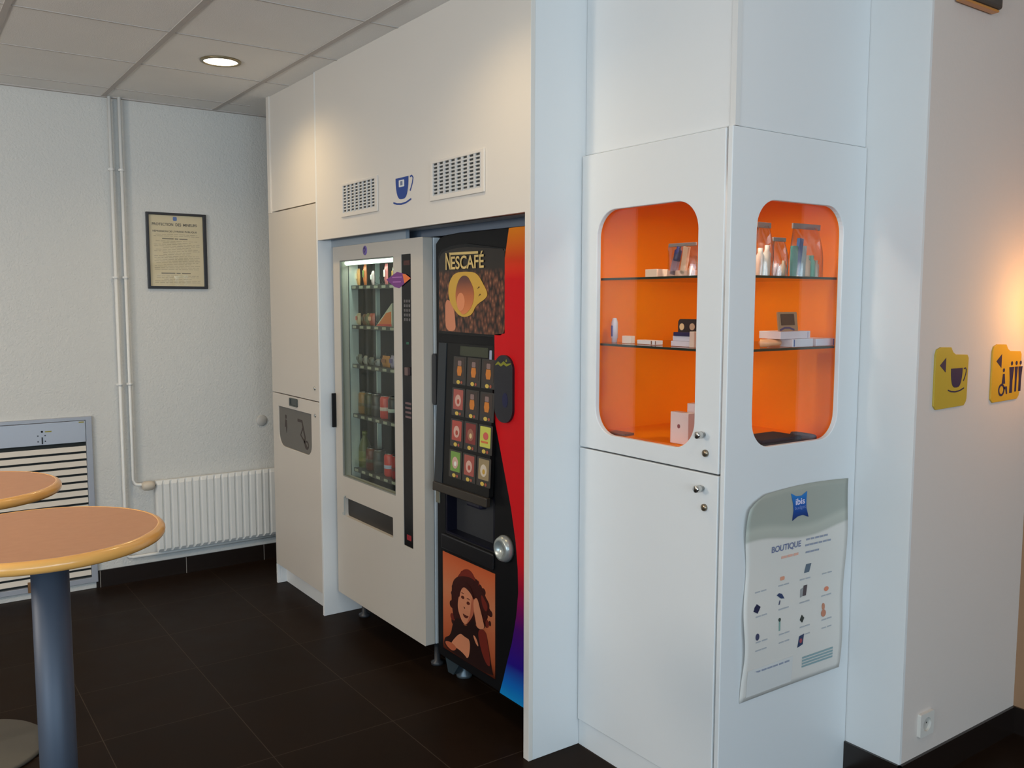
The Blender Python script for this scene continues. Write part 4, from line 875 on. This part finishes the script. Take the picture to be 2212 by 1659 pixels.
while pz > .085:
    q0, q1 = hy0+.031, hy1-.034
    vs = [(LX+.020, q0, pz-.025), (LX+.020, q1, pz-.025), (LX+.0125, q1, pz+.003), (LX+.0125, q0, pz+.003), (LX+.018, q0, pz-.0255), (LX+.018, q1, pz-.0255), (LX+.0105, q1, pz+.0025), (LX+.0105, q0, pz+.0025)]
    s_ = MB().add(vs, [(0, 1, 2, 3), (7, 6, 5, 4), (0, 4, 5, 1), (3, 2, 6, 7), (1, 5, 6, 2), (0, 3, 7, 4)]).build('slat', SLAT, ht)
    pz -= .0415; i += 1
MB().plate(rect(-1.218, .04, -1.200, .098), .0205, .032, HM).build('wooden_wedge', mat('wedge_wood', (.20, .10, .035), .5), ht, .002)

# ================================================================ CEILING DOWNLIGHTS
def downlight(x, y, label, power):
    t = thing('ceiling_downlight', label, 'ceiling light', (x, y, CZ), 'recessed ceiling downlights')
    MB().lathe([(.078, -.0005), (.092, -.0005), (.092, -.006), (.078, -.009), (.078, -.0005)], (x, y, CZ), 36, cap=False).build('rim', mat('rim_brass', (.30, .24, .14), .3, .7), t)
    MB().lathe([(0, -.003), (.078, -.003), (.078, -.0025), (0, -.002)], (x, y, CZ), 36).build('lamp_disc', mat('lamp_face', (1, 1, 1), .5, emit=(1, .93, .72), estr=4), t)
    s = spot('downlight_beam', (0, 0, -.012), power, (1, .74, .40), 150, 1.0, .07); s.parent = t
    return t
downlight(.615, -.435, 'lit round recessed ceiling downlight with brass rim', 34)
downlight(2.415, -.435, 'lit round ceiling downlight nearer the white fin', 20)
downlight(.615, -2.835, 'lit round ceiling downlight over the far corner of the lobby', 26)
downlight(2.415, -2.835, 'lit round ceiling downlight over the seating area', 26)

sp2 = spot('cabinet_fill_spot', (4.35, -.75, 2.68), 15, (1, .93, .82), 100, 1.0, .05, (-1.45, 1.25, -1.15))  # added fill spot without a fixture, brightens the display cabinet and its interior
# ================================================================ TABLES AND STOOL
def bar_table(x, y, z, Rr, label):
    t = thing('bar_table', label, 'table', (x, y, 0), 'round beech bar tables')
    MB().lathe([(0, z-.027), (Rr-.017, z-.027), (Rr-.017, z-.0005), (0, z-.0005)], (x, y, 0), 96, smooth=False).build('table_top', WOODTOP, t)
    pr = [(Rr-.0168, z-.0285)]+[(Rr-.014+.014*math.cos(a), z-.0142+.0142*math.sin(a)) for a in [-PI/2+PI*i/10 for i in range(11)]]+[(Rr-.0168, z)]
    n = 120; pr2 = [(r_, h_) for r_, h_ in pr]
    k = MB(); vs = [(x+r_*math.cos(2*PI*i/n), y+r_*math.sin(2*PI*i/n), h_) for r_, h_ in pr2 for i in range(n)]; L = len(pr2)
    k.add(vs, [(j_*n+i, j_*n+(i+1) % n, ((j_+1) % L)*n+(i+1) % n, ((j_+1) % L)*n+i) for j_ in range(L) for i in range(n)], True); k.build('edge_band', WOODEDGE, t)
    MB().lathe([(.0395, .03), (.0395, z-.034)], (x+.012, y+.014, 0), 40).build('column', BLUEMETAL, t)
    MB().lathe([(0, z-.0345), (.11, z-.0345), (.11, z-.0285), (0, z-.0285)], (x+.012, y+.014, 0), 32, smooth=False).build('top_plate', BLUEMETAL, t)
    MB().lathe([(0, 0), (.235, 0), (.235, .008), (.10, .022), (.041, .034), (.041, .03), (0, .03)], (x+.012, y+.014, 0), 48).build('base', BLUEMETAL, t)
    return t
bar_table(2.660, -1.518, 1.10, .264, 'nearer round beech bar table on a blue-grey metal column')
bar_table(1.996, -1.640, 1.10, .262, 'farther round beech bar table, cut by the left edge')
st = thing('bar_stool', 'bar stool whose pale disc base shows behind the table column', 'stool', (1.275, -1.62, 0))
MB().lathe([(0, 0), (.252, 0), (.255, .008), (.245, .016), (.06, .024), (.03, .035), (0, .035)], (1.275, -1.62, 0), 64).build('base', mat('stool_grey', (.085, .077, .063), .5), st)
MB().lathe([(.025, .034), (.025, .72)], (1.275, -1.62, 0), 24).build('pole', METAL, st)
MB().lathe([(0, .72), (.15, .72), (.165, .735), (.165, .765), (.15, .778), (0, .782)], (1.275, -1.62, 0), 40).build('seat', DARKGREY, st)
